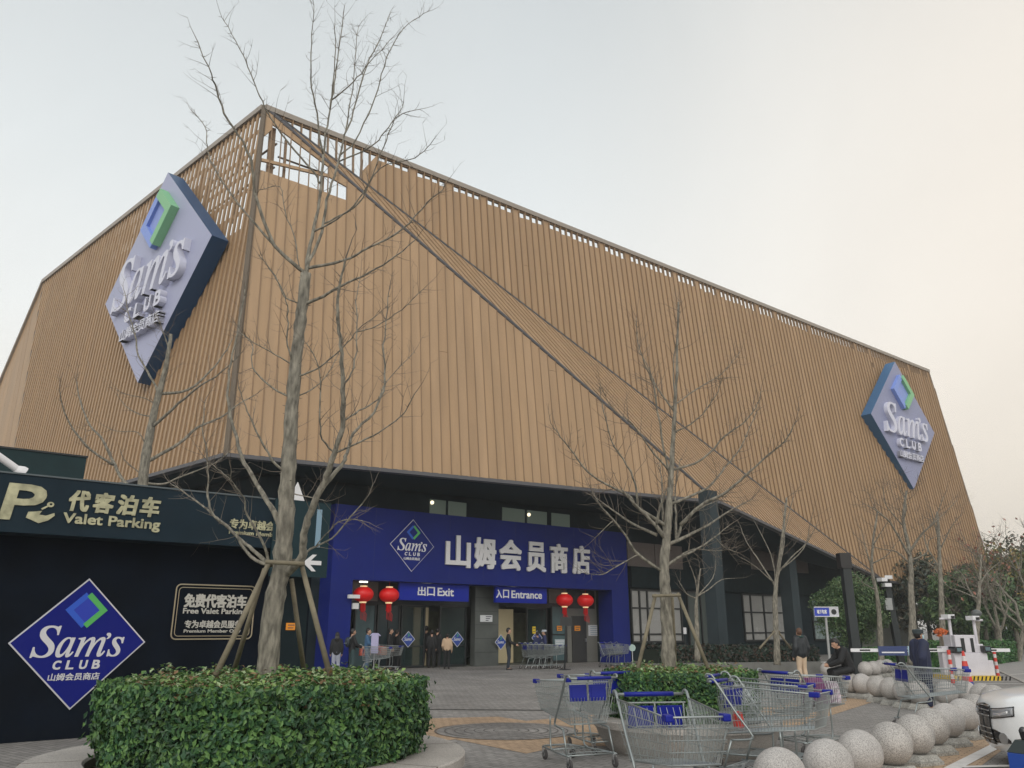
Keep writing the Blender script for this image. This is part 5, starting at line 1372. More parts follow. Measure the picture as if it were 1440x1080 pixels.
def person(label, loc, rz, H, top, trousers, pose=None, hair='short', haircol=None, hem=.84, shoes=(.02, .02, .02), sitting=False, near=False, bulk=1.0, group=None, extras=(), sleeve_to=.96):
    s = H/1.70; g = thing('person', label, 'person', tuple(loc), rz, group)
    J = dict(pel=(0, 0, .93), chest=(0, 0, 1.24), neck=(0, -.012, 1.43), head=(0, .012, 1.575), shR=(.165, -.01, 1.375), elR=(.225, -.04, 1.10), wrR=(.225, .07, .87), shL=(-.165, -.01, 1.375), elL=(-.225, -.04, 1.10), wrL=(-.225, .07, .87),
             hipR=(.085, 0, .90), knR=(.095, .03, .49), anR=(.10, -.02, .09), hipL=(-.085, 0, .90), knL=(-.095, .03, .49), anL=(-.10, -.02, .09), face=(0, 1, 0))
    if pose: J.update(pose)
    J = {k: V(v)*(s if k != 'face' else 1) for k, v in J.items()}
    fd = J['face'].normalized(); hd = J['head']; q = V((0, 1, 0)).rotation_difference(fd)
    b = MB()
    def C(a, c, r0, r1): capsule(b, a, c, r0*s, r1*s)
    px_ = V((.05*s, 0, 0))
    for sg in (-1, 1):
        C(J['pel']+px_*sg, J['chest']+px_*sg*1.3, .095, .10); C(J['chest']+px_*sg*1.3, (J['sh'+('R' if sg > 0 else 'L')]*.8+J['neck']*.2), .10, .06)
    C(J['chest'], J['neck'], .09, .055); C(J['neck'], hd-V((0, 0, .06))*s, .052, .052)
    hb = MB(); hb.ball((0, 0, 0), .098*s, 20, sx=.80, sy=.98, sz=1.18); hb.ball((0, .03*s, -.065*s), .062*s, 14, sx=.9, sy=1, sz=.85)
    hb.tube([(0, .085*s, .02*s), (0, .112*s, -.028*s), (0, .09*s, -.038*s)], [.010*s, .017*s, .012*s], 8)
    for sg in (-1, 1): hb.ball((sg*.080*s, -.005*s, -.01*s), .03*s, 10, sx=.4, sy=.7, sz=1)
    hb.tube([(-.028*s, .090*s, -.066*s), (0, .100*s, -.064*s), (.028*s, .090*s, -.066*s)], .009*s, 6)
    b.add([q @ V(v)+hd for v in hb.v], hb.f)
    fing = MB()
    for S in 'RL':
        C(J['sh'+S], J['el'+S], .050, .040); C(J['el'+S], J['wr'+S], .039, .027)
        C(J['hip'+S], J['kn'+S], .082, .055); C(J['kn'+S], J['an'+S], .053, .038)
        dr = (J['wr'+S]-J['el'+S]).normalized(); sg = 1 if S == 'R' else -1
        sd = V((0, 1, 0))-dr*dr.y
        if sd.length < .2: sd = V((0, 0, 1))-dr*dr.z
        sd.normalize(); inn = dr.cross(sd)*(-sg)
        pc = J['wr'+S]+dr*.05*s
        b.tube([J['wr'+S], pc+sd*0, pc+dr*.035*s], [.026*s, .034*s, .034*s], 10); b.ball(pc+dr*.02*s, .036*s, 10, sx=.8, sy=1, sz=.9)
        for i in range(4):
            o = pc+dr*.045*s+sd*(.026-.0175*i)*s; L = (.062, .072, .067, .052)[i]*s
            cur = inn*(.25+.06*i)
            b.tube([o-dr*.02*s, o+dr*L*.45+cur*L*.15, o+dr*L*.8+cur*L*.6, o+dr*L*.95+cur*L*1.0], [.0095*s, .009*s, .0085*s, .007*s], 6)
        o = pc+sd*.028*s; b.tube([o-dr*.02*s, o+sd*.022*s+dr*.02*s+inn*.01*s, o+sd*.028*s+dr*.05*s+inn*.02*s], [.013*s, .011*s, .009*s], 6)
        an = J['an'+S]; fdir = V((sg*.12, 1, 0)).normalized()
        if 'foot'+S in J: fdir = J['foot'+S].normalized()
        C(an-V((0, 0, .03))*s, an+(fdir*.13-V((0, 0, .055)))*s, .04, .028)
    fuse(b, 'body', M_skin, g, .0065 if near else .012, 1)
    # clothes
    t = MB(); e = .024*bulk*s
    def T(a, c, r0, r1): capsule(t, a, c, r0*s+e, r1*s+e)
    hemz = V((0, 0, hem*s)); pe = J['pel']
    for sg in (-1, 1):
        T(pe+px_*sg, J['chest']+px_*sg*1.3, .098, .098); T(J['chest']+px_*sg*1.3, (J['sh'+('R' if sg > 0 else 'L')]*.8+J['neck']*.2), .095, .055)
        if not sitting: T(V((px_.x*sg*1.1+pe.x, pe.y, hem*s+.1*s)), pe+px_*sg, .10, .095)
    T(J['chest'], J['neck']-V((0, 0, .03))*s, .085, .035)
    for S in 'RL':
        T(J['sh'+S], J['el'+S], .05, .042); T(J['el'+S], J['el'+S]+(J['wr'+S]-J['el'+S])*sleeve_to, .042, .030)
    fuse(t, 'jacket', top, g, .012 if near else .02, 3)
    t = MB(); e = .016*s
    T2 = lambda a, c, r0, r1: capsule(t, a, c, r0*s+e, r1*s+e)
    for S in 'RL':
        T2(J['hip'+S], J['kn'+S], .085, .060); T2(J['kn'+S], J['an'+S]+V((0, 0, .02))*s, .060, .048)
    T2(pe+px_, pe-px_, .098, .098)
    fuse(t, 'trousers', trousers, g, .012 if near else .02, 2)
    ms = mat('shoe_%d' % int(sum(shoes)*1000), shoes, .5)
    for S in 'RL':
        an = J['an'+S]; sg = 1 if S == 'R' else -1; fdir = V((sg*.12, 1, 0)).normalized()
        if 'foot'+S in J: fdir = J['foot'+S].normalized()
        t = MB(); z0 = an.z-.055*s
        t.tube([V((an.x, an.y, z0))-fdir*.055*s, V((an.x, an.y, z0))+fdir*.03*s, V((an.x, an.y, z0-.008*s))+fdir*.10*s, V((an.x, an.y, z0-.012*s))+fdir*.165*s], [.036*s, .046*s, .042*s, .026*s], 10)
        t.ball(V((an.x, an.y, z0-.012*s))+fdir*.165*s, .026*s, 10); t.ball(V((an.x, an.y, z0))-fdir*.055*s, .036*s, 10)
        t.build('shoe', ms, g, smooth='all')
    hm = haircol or M_hair
    h = MB(); h.ball((0, -.014*s, .022*s), .106*s, 20, sx=.86, sy=.98, sz=1.13)
    # cut the face side open: shift lower front vertices inside the head
    vs = []
    for v in h.v:
        v = V(v)
        if v.y > .035*s and v.z < .055*s: v = V((v.x*.6, v.y*.35, v.z))
        vs.append(q @ v+hd)
    h.v = [tuple(v) for v in vs]
    if hair == 'long':
        for dx in (-.05, -.02, .02, .05):
            a = q @ V((dx*s, -.05*s, 0)); c = q @ V((dx*1.3*s, -.085*s, -.24*s)); h.tube([hd+a, hd+(a+c)/2+q @ V((0, -.02*s, 0)), hd+c], [.05*s, .05*s, .025*s], 8)
    if hair == 'tail':
        h.tube([hd+q @ V((0, -.09*s, .03*s)), hd+q @ V((0, -.14*s, -.03*s)), hd+q @ V((0, -.12*s, -.14*s))], [.03*s, .032*s, .012*s], 8)
    if hair == 'messy':
        for i in range(14):
            an = i*2.4; h.ball(hd+q @ V((.07*s*math.cos(an), -.02*s+.07*s*math.sin(an)*.6, .03*s+.05*s*math.sin(i))), .035*s, 8)
    fuse(h, 'hair', hm, g, .009 if near else .014, 1)
    for sg in (-1, 1):
        eb = MB(); c = hd+q @ V((sg*.032*s, .0885*s, .012*s)); eb.ball(c, .011*s, 8, sx=1.1, sy=.6, sz=.7); eb.build('eye', mat('eye_dark', (.02, .015, .012), .2), g)
    for ex in extras: ex(g, J, s, q, hd)
    return g
def ex_mask(g, J, s, q, hd):
    b = MB(); vs = []; 
    for i in range(7):
        for j in range(5):
            an = R(-72+24*i); z = (-.10+.024*j)*s; r_ = (.098-.012*abs(j-2.2)/2)*s
            vs.append(q @ V((.86*r_*math.sin(an), r_*math.cos(an)*1.12+.006*s, z+.01*s))+hd)
    fs = [(i*5+j, (i+1)*5+j, (i+1)*5+j+1, i*5+j+1) for i in range(6) for j in range(4)]
    b.add(vs, fs); o = b.build('face_mask', mat('mask_blue', (.42, .62, .68), .7), g, smooth='all'); m = o.modifiers.new('t', 'SOLIDIFY'); m.thickness = .003
def ex_cap(col):
    def f(g, J, s, q, hd):
        b = MB(); b.lathe([(.104*s, .035*s), (.108*s, .07*s), (.112*s, .105*s), (.09*s, .125*s), (.001, .13*s)], k=24, sy=1.08)
        vs = [q @ V((v[0], v[1]-.008*s, v[2]))+hd for v in b.v]
        b.v = [tuple(v) for v in vs]
        k = MB(); pts = [(.09*s*math.sin(R(a)), .095*s*math.cos(R(a)), .045*s) for a in range(-60, 61, 20)]; out = [(.085*s*math.sin(R(a)), .10*s*math.cos(R(a))+.062*s*math.cos(R(a*1.2)), .030*s) for a in range(60, -61, -20)]
        k.prism([q @ V(p)+hd for p in pts+out], (0, 0, .006*s))
        b.add(k.v, k.f); b.build('cap', mat('cap_cloth_%d' % int(col[2]*1000), col, .7), g, smooth=True)
    return f
def ex_backpack(g, J, s, q, hd):
    b = MB(); b.ball((0, -.19*s, 1.20*s), .17*s, 14, sx=.85, sy=.6, sz=1.15); b.build('backpack', mat('backpack_dark', (.03, .04, .05), .6), g, smooth='all')
    b = MB(); b.tube([(-.12*s, -.10*s, 1.38*s), (.10*s, -.29*s, 1.15*s)], .014, 6); b.tube([(.12*s, -.10*s, 1.38*s), (-.10*s, -.29*s, 1.15*s)], .014, 6); b.build('strap', mat('strap_pale', (.35, .4, .42), .6), g)
def ex_hood(col):
    def f(g, J, s, q, hd):
        b = MB()
        for i in range(7): an = R(-110+i*36.6); b.ball(J['neck']+V((.085*s*math.sin(an), -.01*s-.075*s*math.cos(an), .015*s)), .045*s, 8)
        fuse(b, 'hood', mat('hood_%d' % int(col[1]*1000), col, .8), g, .014, 2)
    return f
def ex_phone(g, J, s, q, hd):
    p_ = J['wrR']; b = MB(); b.cbox((p_.x-.02, p_.y+.10*s, p_.z+.045*s), .07, .13, .010, .3); b.build('phone', mat('phone_white', (.7, .7, .72), .3), g)
navy = mat('navy_uniform', (.014, .020, .055), .7, var=.2, vscale=6); blk_ = mat('black_cloth', (.010, .011, .013), .75, var=.2, vscale=6); jeans = mat('blue_jeans', (.11, .17, .24), .8, var=.15, vscale=8)
pale = mat('pale_trousers', (.34, .36, .44), .8, var=.1, vscale=7); beige = mat('beige_trousers', (.55, .42, .30), .8, var=.08, vscale=7)
puf = mat('black_puffer', (.012, .016, .020), .5, var=.3, vscale=5, bump=.8, bscale=9)
def gl(u, v): p_ = on_z(u, v, 0); p_.z = 0; return p_
FR, FL, FB, FFc = -math.pi/2, math.pi/2, 0.0, math.pi     # facing right, left, away, to the viewer
push = dict(elR=(.24, .08, 1.12), wrR=(.18, .30, 1.02), elL=(-.24, .08, 1.12), wrL=(-.18, .30, 1.02))
walk = dict(knR=(.095, .14, .50), anR=(.10, .12, .09), knL=(-.095, -.02, .49), anL=(-.10, -.24, .13), wrR=(.24, -.05, .88), wrL=(-.24, .16, .90))
person('woman with long dark hair, black top and pale jeans by the blue portal', gl(471, 951), FB+.3, 1.50, blk_, pale, hair='long', hem=.80)
person('person in black with crossed pale backpack straps at the left leg of the portal', gl(493, 950), FR+.5, 1.63, blk_, mat('dark_teal_trousers', (.03, .06, .065), .8), pose=push, extras=(ex_backpack,), hem=.78)
person('man in a blue denim jacket pushing a cart near the left red lanterns', gl(515, 946), FR, 1.64, mat('blue_jacket', (.05, .13, .25), .75, var=.15), jeans, pose=push)
person('woman in a white jacket and light blue jeans in front of the left exit door', gl(566, 938.5), FL-.4, 1.50, mat('white_jacket', (.42, .42, .42), .7), mat('light_jeans', (.22, .30, .36), .8), hair='long', hem=.86)
person('tall person all in black, left one of the dark group in the exit doorway', gl(598, 938), FB-.1, 1.75, blk_, blk_, group='dark group in the exit doorway')
person('shorter person all in black in the middle of the dark group in the exit doorway', gl(606, 939), FB+.2, 1.58, blk_, blk_, group='dark group in the exit doorway')
person('person in a long black coat, right one of the dark exit group', gl(614, 938.5), FB-.3, 1.66, blk_, blk_, hem=.6, group='dark group in the exit doorway')
person('dark figure in the shadow between the left exit door and the lanterns', gl(547, 942), FR, 1.66, blk_, blk_, hem=.7, group='dark figures left of the exit door')
person('second dark figure, nearer the exit door decal', gl(556, 941), FB-.5, 1.60, blk_, blk_, hem=.75, group='dark figures left of the exit door')
person('woman in a beige quilted vest and black trousers by the exit doorway', gl(628, 941), FB, 1.45, mat('beige_vest', (.50, .36, .24), .7, bump=.5, bscale=12), blk_, hem=.84, pose=dict(wrL=(-.2, .2, .9)), sleeve_to=.9)
person('man in a black jacket handling the nested carts at the entrance', gl(715, 942), FR, 1.66, blk_, mat('dark_trousers', (.02, .03, .045), .8), pose=push)
person('store worker in dark blue with a white cap behind the nested carts', gl(766, 937), FL, 1.58, mat('worker_blue', (.02, .03, .10), .7), blk_, extras=(ex_cap((.5, .55, .62)),))
person('person in dark blue beside the white-capped worker at the entrance', gl(756, 936.5), FB+.6, 1.5, mat('worker_blue', (.02, .03, .10), .7), blk_)
person('woman in a black puffer jacket with green hood and beige trousers behind the carts', gl(1131, 963), FB+.35, 1.63, puf, beige, hair='messy', haircol=M_hairb, hem=.92, bulk=2.3, near=True, extras=(ex_hood((.02, .055, .05)),), shoes=(.5, .45, .4))
sit = dict(pel=(0, 0, .70), chest=(0, .10, 1.00), neck=(0, .20, 1.17), head=(0, .28, 1.29), face=(0, 1, -.45), shR=(.17, .15, 1.13), shL=(-.17, .15, 1.13), elR=(.25, .28, .90), elL=(-.25, .30, .88), wrR=(.08, .50, .80), wrL=(-.09, .50, .78),
           hipR=(.10, .02, .68), hipL=(-.10, .02, .68), knR=(.16, .44, .62), knL=(-.17, .44, .60), anR=(.15, .34, .09), anL=(-.16, .30, .09))
bp_ = on_z(1196, 961, .33); bp_.z = 0
person('man in black sitting bent forward on a ball bollard holding a phone', bp_+V((0, -.03, 0)), FL, 1.66, blk_, blk_, pose=sit, sitting=True, near=True, extras=(ex_phone,), bulk=1.5)
person('security guard in a long navy coat, cap and pale blue face mask', gl(1306, 998), FR+.15, 1.60, navy, navy, hem=.62, near=True, extras=(ex_mask, ex_cap((.03, .045, .05))), bulk=2.7, pose=dict(elR=(.22, -.12, 1.10), wrR=(.16, -.10, .90), elL=(-.22, -.02, 1.08), wrL=(-.20, .12, .92)))
# ------------------------------------------------------------------ WHITE CAR at the right edge
M_paint = mat('white_car_paint', (.82, .83, .84), .3, spec=.6, coat=.8)
M_black = mat('gloss_black', (.012, .012, .014), .25)
car = thing('parked_car', 'white saloon car nosing in at the lower right edge', 'car', (0, 0, 0))
LEN, HW = 4.7, .91
def outline(t):              # half loop from nose centre (t=0) to tail centre (t=1); car nose at x=0, pointing to -x
    n = 2.9; a = LEN/2; an = math.pi*(1-t)
    # stronger curvature at the nose
    c, s_ = math.cos(an), math.sin(an)
    x = a+a*math.copysign(abs(c)**(2/5.2), c); y = HW*abs(s_)**(2/3.0)
    return V((x, y, 0))
def inset(z):
    ks = [(.16, .10), (.22, .05), (.30, .012), (.44, .0), (.58, .004), (.66, .016), (.72, .045), (.76, .09)]
    for (z0, i0), (z1, i1) in zip(ks, ks[1:]):
        if z <= z1: f = (z-z0)/(z1-z0); return i0+(i1-i0)*max(0, f)
    return ks[-1][1]
def hood_rise(x): 
    if x < 1.35: return .0+.17*(x/1.35)**.7
    if x > 3.9: return .14
    return .17
def surf(t, z, off=0):
    p = outline(t); c = V((max(min(p.x, LEN-.9), .9), 0, 0)); d_ = (p-c); L = d_.length; d_.normalize()
    q_ = c+d_*(L-inset(z)+off); f = max(0, (z-.44)/.32); q_.z = z+hood_rise(max(p.x, .02))*f
    return q_
ts = [0, .01, .02, .035, .05, .07, .09, .11, .13, .15, .18, .21, .25, .3, .36, .42, .5, .58, .64, .7, .75, .79, .82, .85, .87, .89, .91, .93, .95, .97, .985, 1]
zs = [.16, .22, .30, .37, .44, .51, .58, .66, .72, .76]
mb = MB(); loop = [(t, 1) for t in ts]+[(t, -1) for t in ts[-2:0:-1]]
vs = []
for z in zs:
    for t, s_ in loop: q_ = surf(t, z); vs.append((q_.x, q_.y*s_, q_.z))
for k, fct in enumerate((.85, .6, .3, .02)):
    for t, s_ in loop:
        q_ = surf(t, .76); cx_ = max(min(q_.x, LEN-1.1), 1.1); xn = cx_+(q_.x-cx_)*fct; vs.append((xn, q_.y*s_*fct, .76+hood_rise(max(xn, .02))+.035*(1-fct*fct)))
n = len(loop); rows = len(zs)+4
fs = [(r*n+j, r*n+(j+1) % n, (r+1)*n+(j+1) % n, (r+1)*n+j) for r in range(rows-1) for j in range(n)]
mb.add(vs, fs); mb.build('body', M_paint, car, smooth='all')
def patch(name, t0, t1, zf0, zf1, m, off=.006, s_=1, nt=10, nz=4, par=None):
    m_ = MB(); vs = []
    for i in range(nt+1):
        t = t0+(t1-t0)*i/nt; f = i/nt; za = zf0(f); zb = zf1(f)
        for j in range(nz+1): q_ = surf(t, za+(zb-za)*j/nz, off); vs.append((q_.x, q_.y*s_, q_.z))
    fs = [(i*(nz+1)+j, (i+1)*(nz+1)+j, (i+1)*(nz+1)+j+1, i*(nz+1)+j+1) for i in range(nt) for j in range(nz)]
    m_.add(vs, fs); o = m_.build(name, m, par or car, smooth='all'); md = o.modifiers.new('t', 'SOLIDIFY'); md.thickness = .008; md.offset = 0; return o
tin, tout = .032, .175
for s_ in (1, -1):
    hl = patch('headlight', tin, tout, lambda f: .535+.05*f, lambda f: .655+.03*f, M_black, .004, s_)
    patch('lens', tin+.004, tout-.005, lambda f: .548+.045*f, lambda f: .645+.028*f, mat('lens_grey', (.30, .31, .33), .12, .2, spec=.9), .010, s_, par=hl)
    patch('reflector', tin+.02, tout-.03, lambda f: .565+.035*f+.02*abs(f-.5), lambda f: .595+.03*f+.03*abs(f-.5), mat('reflector_white', (.75, .76, .78), .1, .6), .016, s_, par=hl)
    ai = patch('air_intake', .030, .135, lambda f: .27+.02*f*f, lambda f: .42-.10*f*f, M_black, .004, s_)
    q_ = surf(.10, .335, .006); nrm = (surf(.10, .335, .1)-surf(.10, .335, 0)).normalized()
    MB().lathe([(.052, 0), (.064, .002), (.064, .014), (.052, .014)], (q_.x, q_.y*s_, q_.z), 24, axis=(nrm.x, nrm.y*s_, 0)).build('fog_lamp_ring', M_steel, ai)
    MB().lathe([(.001, .006), (.05, .006)], (q_.x, q_.y*s_, q_.z), 20, axis=(nrm.x, nrm.y*s_, 0)).build('fog_lamp', mat('lens_grey', (.30, .31, .33), .12, .2, spec=.9), ai)
gr = patch('grille', .0, .030, lambda f: .24, lambda f: .70-.02*f, M_black, .012, 1, 6, 8)
gr2 = patch('grille', .0, .030, lambda f: .24, lambda f: .70-.02*f, M_black, .012, -1, 6, 8)
for z in (.30, .36, .42, .56, .62, .67):
    patch('grille_bar', .0, .029, lambda f, z=z: z, lambda f, z=z: z+.012, M_steel, .022, 1, 6, 1, gr); patch('grille_bar', .0, .029, lambda f, z=z: z, lambda f, z=z: z+.012, M_steel, .022, -1, 6, 1, gr2)
# cabin
def ring(z, x0, x1, w, k=28):
    out = []
    for i in range(k):
        an = 2*math.pi*i/k; c, s_ = math.cos(an), math.sin(an)
        out.append(((x0+x1)/2+(x1-x0)/2*math.copysign(abs(c)**.45, c), w*math.copysign(abs(s_)**.5, s_), z))
    return out
def loftrings(rs, name, m, cap=True):
    k = len(rs[0]); vs = [p for r_ in rs for p in r_]; fs = [(i*k+j, i*k+(j+1) % k, (i+1)*k+(j+1) % k, (i+1)*k+j) for i in range(len(rs)-1) for j in range(k)]
    if cap: fs.append(tuple(range((len(rs)-1)*k, len(rs)*k)))
    b = MB(); b.add(vs, fs); return b.build(name, m, car, smooth='all')
loftrings([ring(.90, 1.35, 4.25, .80), ring(1.08, 1.68, 4.02, .76), ring(1.30, 2.05, 3.75, .66)], 'windows', mat('car_glass', (.02, .025, .03), .06, spec=.9), False)
loftrings([ring(1.29, 2.0, 3.80, .68), ring(1.36, 2.12, 3.70, .64), ring(1.40, 2.35, 3.5, .5)], 'roof', M_paint)
for x in (.88, 3.75):
    for s_ in (1, -1):
        w = MB().lathe([(.2, -.1), (.30, -.1), (.325, -.08), (.325, .08), (.30, .1), (.2, .1)], (x, s_*.80, .325), 32, axis=(0, 1, 0)).build('wheel', M_rubber, car, smooth=True)
        r_ = MB()
        for i in range(5):
            an = i*2*math.pi/5; r_.tube([(x, s_*.89, .325), (x+.2*math.cos(an), s_*.89, .325+.2*math.sin(an))], .022, 6)
        r_.lathe([(.2, -.02), (.215, -.02), (.215, .02), (.2, .02)], (x, s_*.885, .325), 32, axis=(0, 1, 0)); r_.build('rim', M_steel, w)
nose = on_z(1375, 1010, .5)
rzc = -.2; car.location = (6.0, 10.9, 0); car.rotation_euler = (0, 0, rzc)

# ------------------------------------------------------------------ parking machine post at the bottom right corner
q = at(1446, 1045, 5.6); q = V((q.x, q.y, 0))
g = thing('parking_post', 'stubby post with a black knob, blue band and cream label at the bottom right corner', 'post', tuple(q), .5)
ztop = 1.6+(ray(1425, 1034).z)*5.45
mb = MB(); mb.box(-.13, .13, -.09, .09, 0, ztop-.30); mb.build('body', mat('cream_plastic', (.60, .58, .50), .5), g, bevel=.012)
mb = MB(); mb.box(-.128, .128, -.088, .088, ztop-.299, ztop-.13); mb.build('blue_band', mat('post_blue', (.012, .06, .32), .4), g, bevel=.008)
mb = MB(); mb.box(.0, .03, -.095, -.0885, ztop-.29, ztop-.14); mb.build('stripe', mat('post_cyan', (.15, .35, .4), .5), g)
mb = MB(); mb.hexa([(-.13, -.085, ztop-.129), (.13, -.085, ztop-.129), (.13, .085, ztop-.129), (-.13, .085, ztop-.129), (-.07, -.05, ztop-.05), (.07, -.05, ztop-.05), (.07, .05, ztop-.05), (-.07, .05, ztop-.05)]); mb.build('cap', mat('post_black', (.02, .03, .03), .5), g)
MB().tube([(-.03, 0, ztop-.06), (-.035, 0, ztop+.01), (-.045, 0, ztop+.03)], [.022, .03, .016], 10).build('knob', M_black, g)
mb = MB(); mb.box(-.09, .04, -.0975, -.0905, ztop-.41, ztop-.345); mb.build('logo_plate', mat('post_blue', (.012, .06, .32), .4), g, bevel=.003)
mb = MB(); mb.box(-.065, -.035, -.101, -.0976, ztop-.395, ztop-.36); mb.box(-.02, .015, -.101, -.0976, ztop-.395, ztop-.36); mb.build('logo_mark', M_white, g)

# ------------------------------------------------------------------ GATE: kiosk island, booms, cones
kb = on_z(1372, 957, 0)
X = V((1, 0, 0)); FK = Fr(kb, X, Z, V((0, -1, 0)))
def kp(u, v): return FK.px(u, v)
M_kw = mat('kiosk_white', (.60, .58, .62), .5, var=.06)
g = thing('ticket_kiosk', 'white ticket machine island with camera arms at the car park gate', 'kiosk', tuple(kb))
a0 = kp(1347, 953)[0]; a1 = kp(1394, 953)[0]; h = kp(1372, 893)[1]
mb = MB(); mb.fbox(FK, a0, a1, .14, h*.60, -.9, 0); mb.fbox(FK, a0+.12, a0+.80, h*.60, h, -.8, -.04); mb.fbox(FK, a0+.80, a1-.05, h*.60, h*.80, -.7, -.06); part(mb, 'cabinet', M_kw, g, bevel=.02)
mb = MB(); mb.fbox(FK, a0+.30, a0+.42, h*.62, h*.93, -.04, -.03); mb.fbox(FK, a0+.62, a0+.72, h*.62, h*.93, -.04, -.03); part(mb, 'slot', M_frame, g)
for aa, hh in ((a0-.02, .60), (a0+.92, .62)):
    mb = MB(); mb.fbox(FK, aa, aa+.26, h*hh, h*hh+.2, -.3, .14); part(mb, 'reader_box', M_black, g, bevel=.02)
    mb = MB(); mb.fbox(FK, aa+.06, aa+.22, h*hh+.05, h*hh+.16, .141, .148); part(mb, 'screen', mat('screen_dim', (.10, .16, .18), .2), g)
mb = MB(); mb.fbox(FK, a0-.15, a1+.25, .0, .14, -1.4, .12); part(mb, 'island', mat('island_yellow', (.62, .42, .03), .6, var=.1), g)
mb = MB()
for i in range(14): a = a0-.1+i*.13; mb.prism([FK.P(a, .005, .121), FK.P(a+.05, .005, .121), FK.P(a+.09, .135, .121), FK.P(a+.04, .135, .121)], FK.n*.004)
part(mb, 'stripe', M_black, g)
mb = MB(); mb.fbox(FK, a1+.0, a1+.22, .14, .62, -.5, -.1); part(mb, 'side_box', M_kw, g, bevel=.02)
for (u0, v0, u1, v1) in ((1341, 870, 1347, 914), (1376, 872, 1381, 906)):
    p0 = FK.P(*kp(u0, v0), -.3); p1 = FK.P(*kp(u1, v1), -.3); part(MB().tube([p0, p1], .05, 8), 'camera_pole', M_kw, g)
    part(MB().tube([p0, p0+V((-.32, 0, .0))] if u0 < 1350 else [p0, p0+V((.3, 0, .0))], .035, 8), 'camera_arm', M_kw, g)
    c_ = p0+V((-.05, -.05, .07)); part(MB().cbox(c_, .28, .3, .14, .3), 'camera_housing', M_white, g); part(MB().cbox(c_+V((.08, -.16, -.02)), .1, .06, .09, .3), 'camera_lens', M_black, g)
c_ = FK.P(*kp(1380, 862), -.3); part(MB().ball(c_, .17, 14, sz=.7), 'camera_dome', mat('dome_grey', (.10, .11, .11), .4), g, smooth='all')
mb = MB(); rnd = random.Random(2); pts = [(FK.P(*kp(1358+rnd.gauss(0, 3.2), 889+rnd.gauss(0, 2.2)), -1.6+rnd.uniform(-.2, .2)), V((0, -1, .3)))for _ in range(260)]
op = MB(); leafcloud(op, [(p_-V(kb), n_) for p_, n_ in pts], .09, rnd, 1); og = thing('potted_shrub', 'orange leaved shrub showing above the white ticket kiosk', 'shrub', tuple(kb+V((0, 1.5, 0)))); 
op.v = [(x, y-1.5, z) for x, y, z in op.v]; op.build('foliage', leafmat('leaf_orange', (.55, .14, .04)), og)
cx_ = sum(v[0] for v in op.v)/len(op.v); MB().tube([(cx_, .1, 0), (cx_, .1, 1.35)], .03, 6).build('stem', M_bark2, og); MB().lathe([(.16, 0), (.22, .35)], (cx_, .1, 0), 16).build('pot', M_plant, og)
def boom(label, u0, u1, v, panel=False):
    a0 = kp(u0, v)[0]; a1 = kp(u1, v)[0]; z = .93
    g = thing('boom_barrier', label, 'barrier', tuple(FK.P(max(a0, a1) if panel else min(a0, a1), 0, -.5)), group='boom barriers at the gate')
    mb = MB(); mb.fbox(FK, min(a0, a1), max(a0, a1), z-.055, z+.055, -.55, -.50); part(mb, 'arm', M_white, g)
    mb = MB(); a = min(a0, a1)+.3
    while a < max(a0, a1)-.3: mb.fbox(FK, a, a+.35, z-.025, z+.025, -.5, -.496); a += .75
    part(mb, 'stripe', M_black, g)
    ae = a0 if abs(a0-kp(1360, v)[0]) < abs(a1-kp(1360, v)[0]) else a1
    mb = MB(); mb.fbox(FK, ae-.16, ae+.16, .0, z+.12, -.86, -.56); part(mb, 'post', M_kw, g, bevel=.02)
    if panel:
        p0 = kp(1244, v)[0]; p1 = kp(1285, v)[0]; mb = MB(); mb.fbox(FK, p0, p1, z-.17, z+.13, -.495, -.47); part(mb, 'panel', mat('banner_navy', (.03, .05, .15), .5), g)
        
        mb = MB(); mb.fbox(FK, p0+.1, p1-.1, z-.09, z-.05, -.469, -.465); part(mb, 'underline', M_white, g)
        mb = MB(); mb.fbox(FK, p1+.03, p1+.27, z-.17, z+.13, -.495, -.47); part(mb, 'plate', mat('pale_blue_plate', (.35, .5, .6), .5), g)
boom('long white boom arm with a navy banner, passing behind the guard', 1205, 1343, 913, True)
boom('white boom arm with black dashes reaching right from the gate kiosk', 1386, 1433, 914)

def cone(label, u, v, h_, kind):
    p_ = on_z(u, v, 0); g = thing('traffic_cone' if kind != 'post' else 'warning_post', label, 'cone' if kind != 'post' else 'warning post', tuple(p_), group='cones and posts round the kiosk')
    r0 = .16 if kind != 'post' else .055; r1 = .03 if kind != 'post' else .05
    red = mat('cone_red', (.60, .05, .035), .5); wh = mat('cone_white', (.62, .58, .58), .5); bl = mat('cone_blue', (.03, .05, .28), .5)
    mb = MB(); w = .2 if kind != 'post' else .11; mb.box(-w, w, -w, w, 0, .03); mb.build('base', bl if kind == 'blue' else M_rubber, g)
    n_ = 7
    for i in range(n_):
        z0 = .031+(h_-.03)*i/n_; z1 = .031+(h_-.03)*(i+1)/n_; ra_ = r0+(r1-r0)*i/n_; rb_ = r0+(r1-r0)*(i+1)/n_
        m_ = (bl, red, wh, bl, red, wh, red)[i] if kind == 'blue' else (red if i % 2 == 0 else wh)
        MB().lathe([(ra_, z0), (rb_, z1-.001)], k=20).build('band', m_, g, smooth=True)
cone('red and white warning post left of the white kiosk', 1341, 963, 1.0, 'post')
cone('cone with a blue band and base in front of the white kiosk', 1362, 967, 1.0, 'blue')
cone('red and white warning post right of the white kiosk', 1404, 953, .9, 'post')

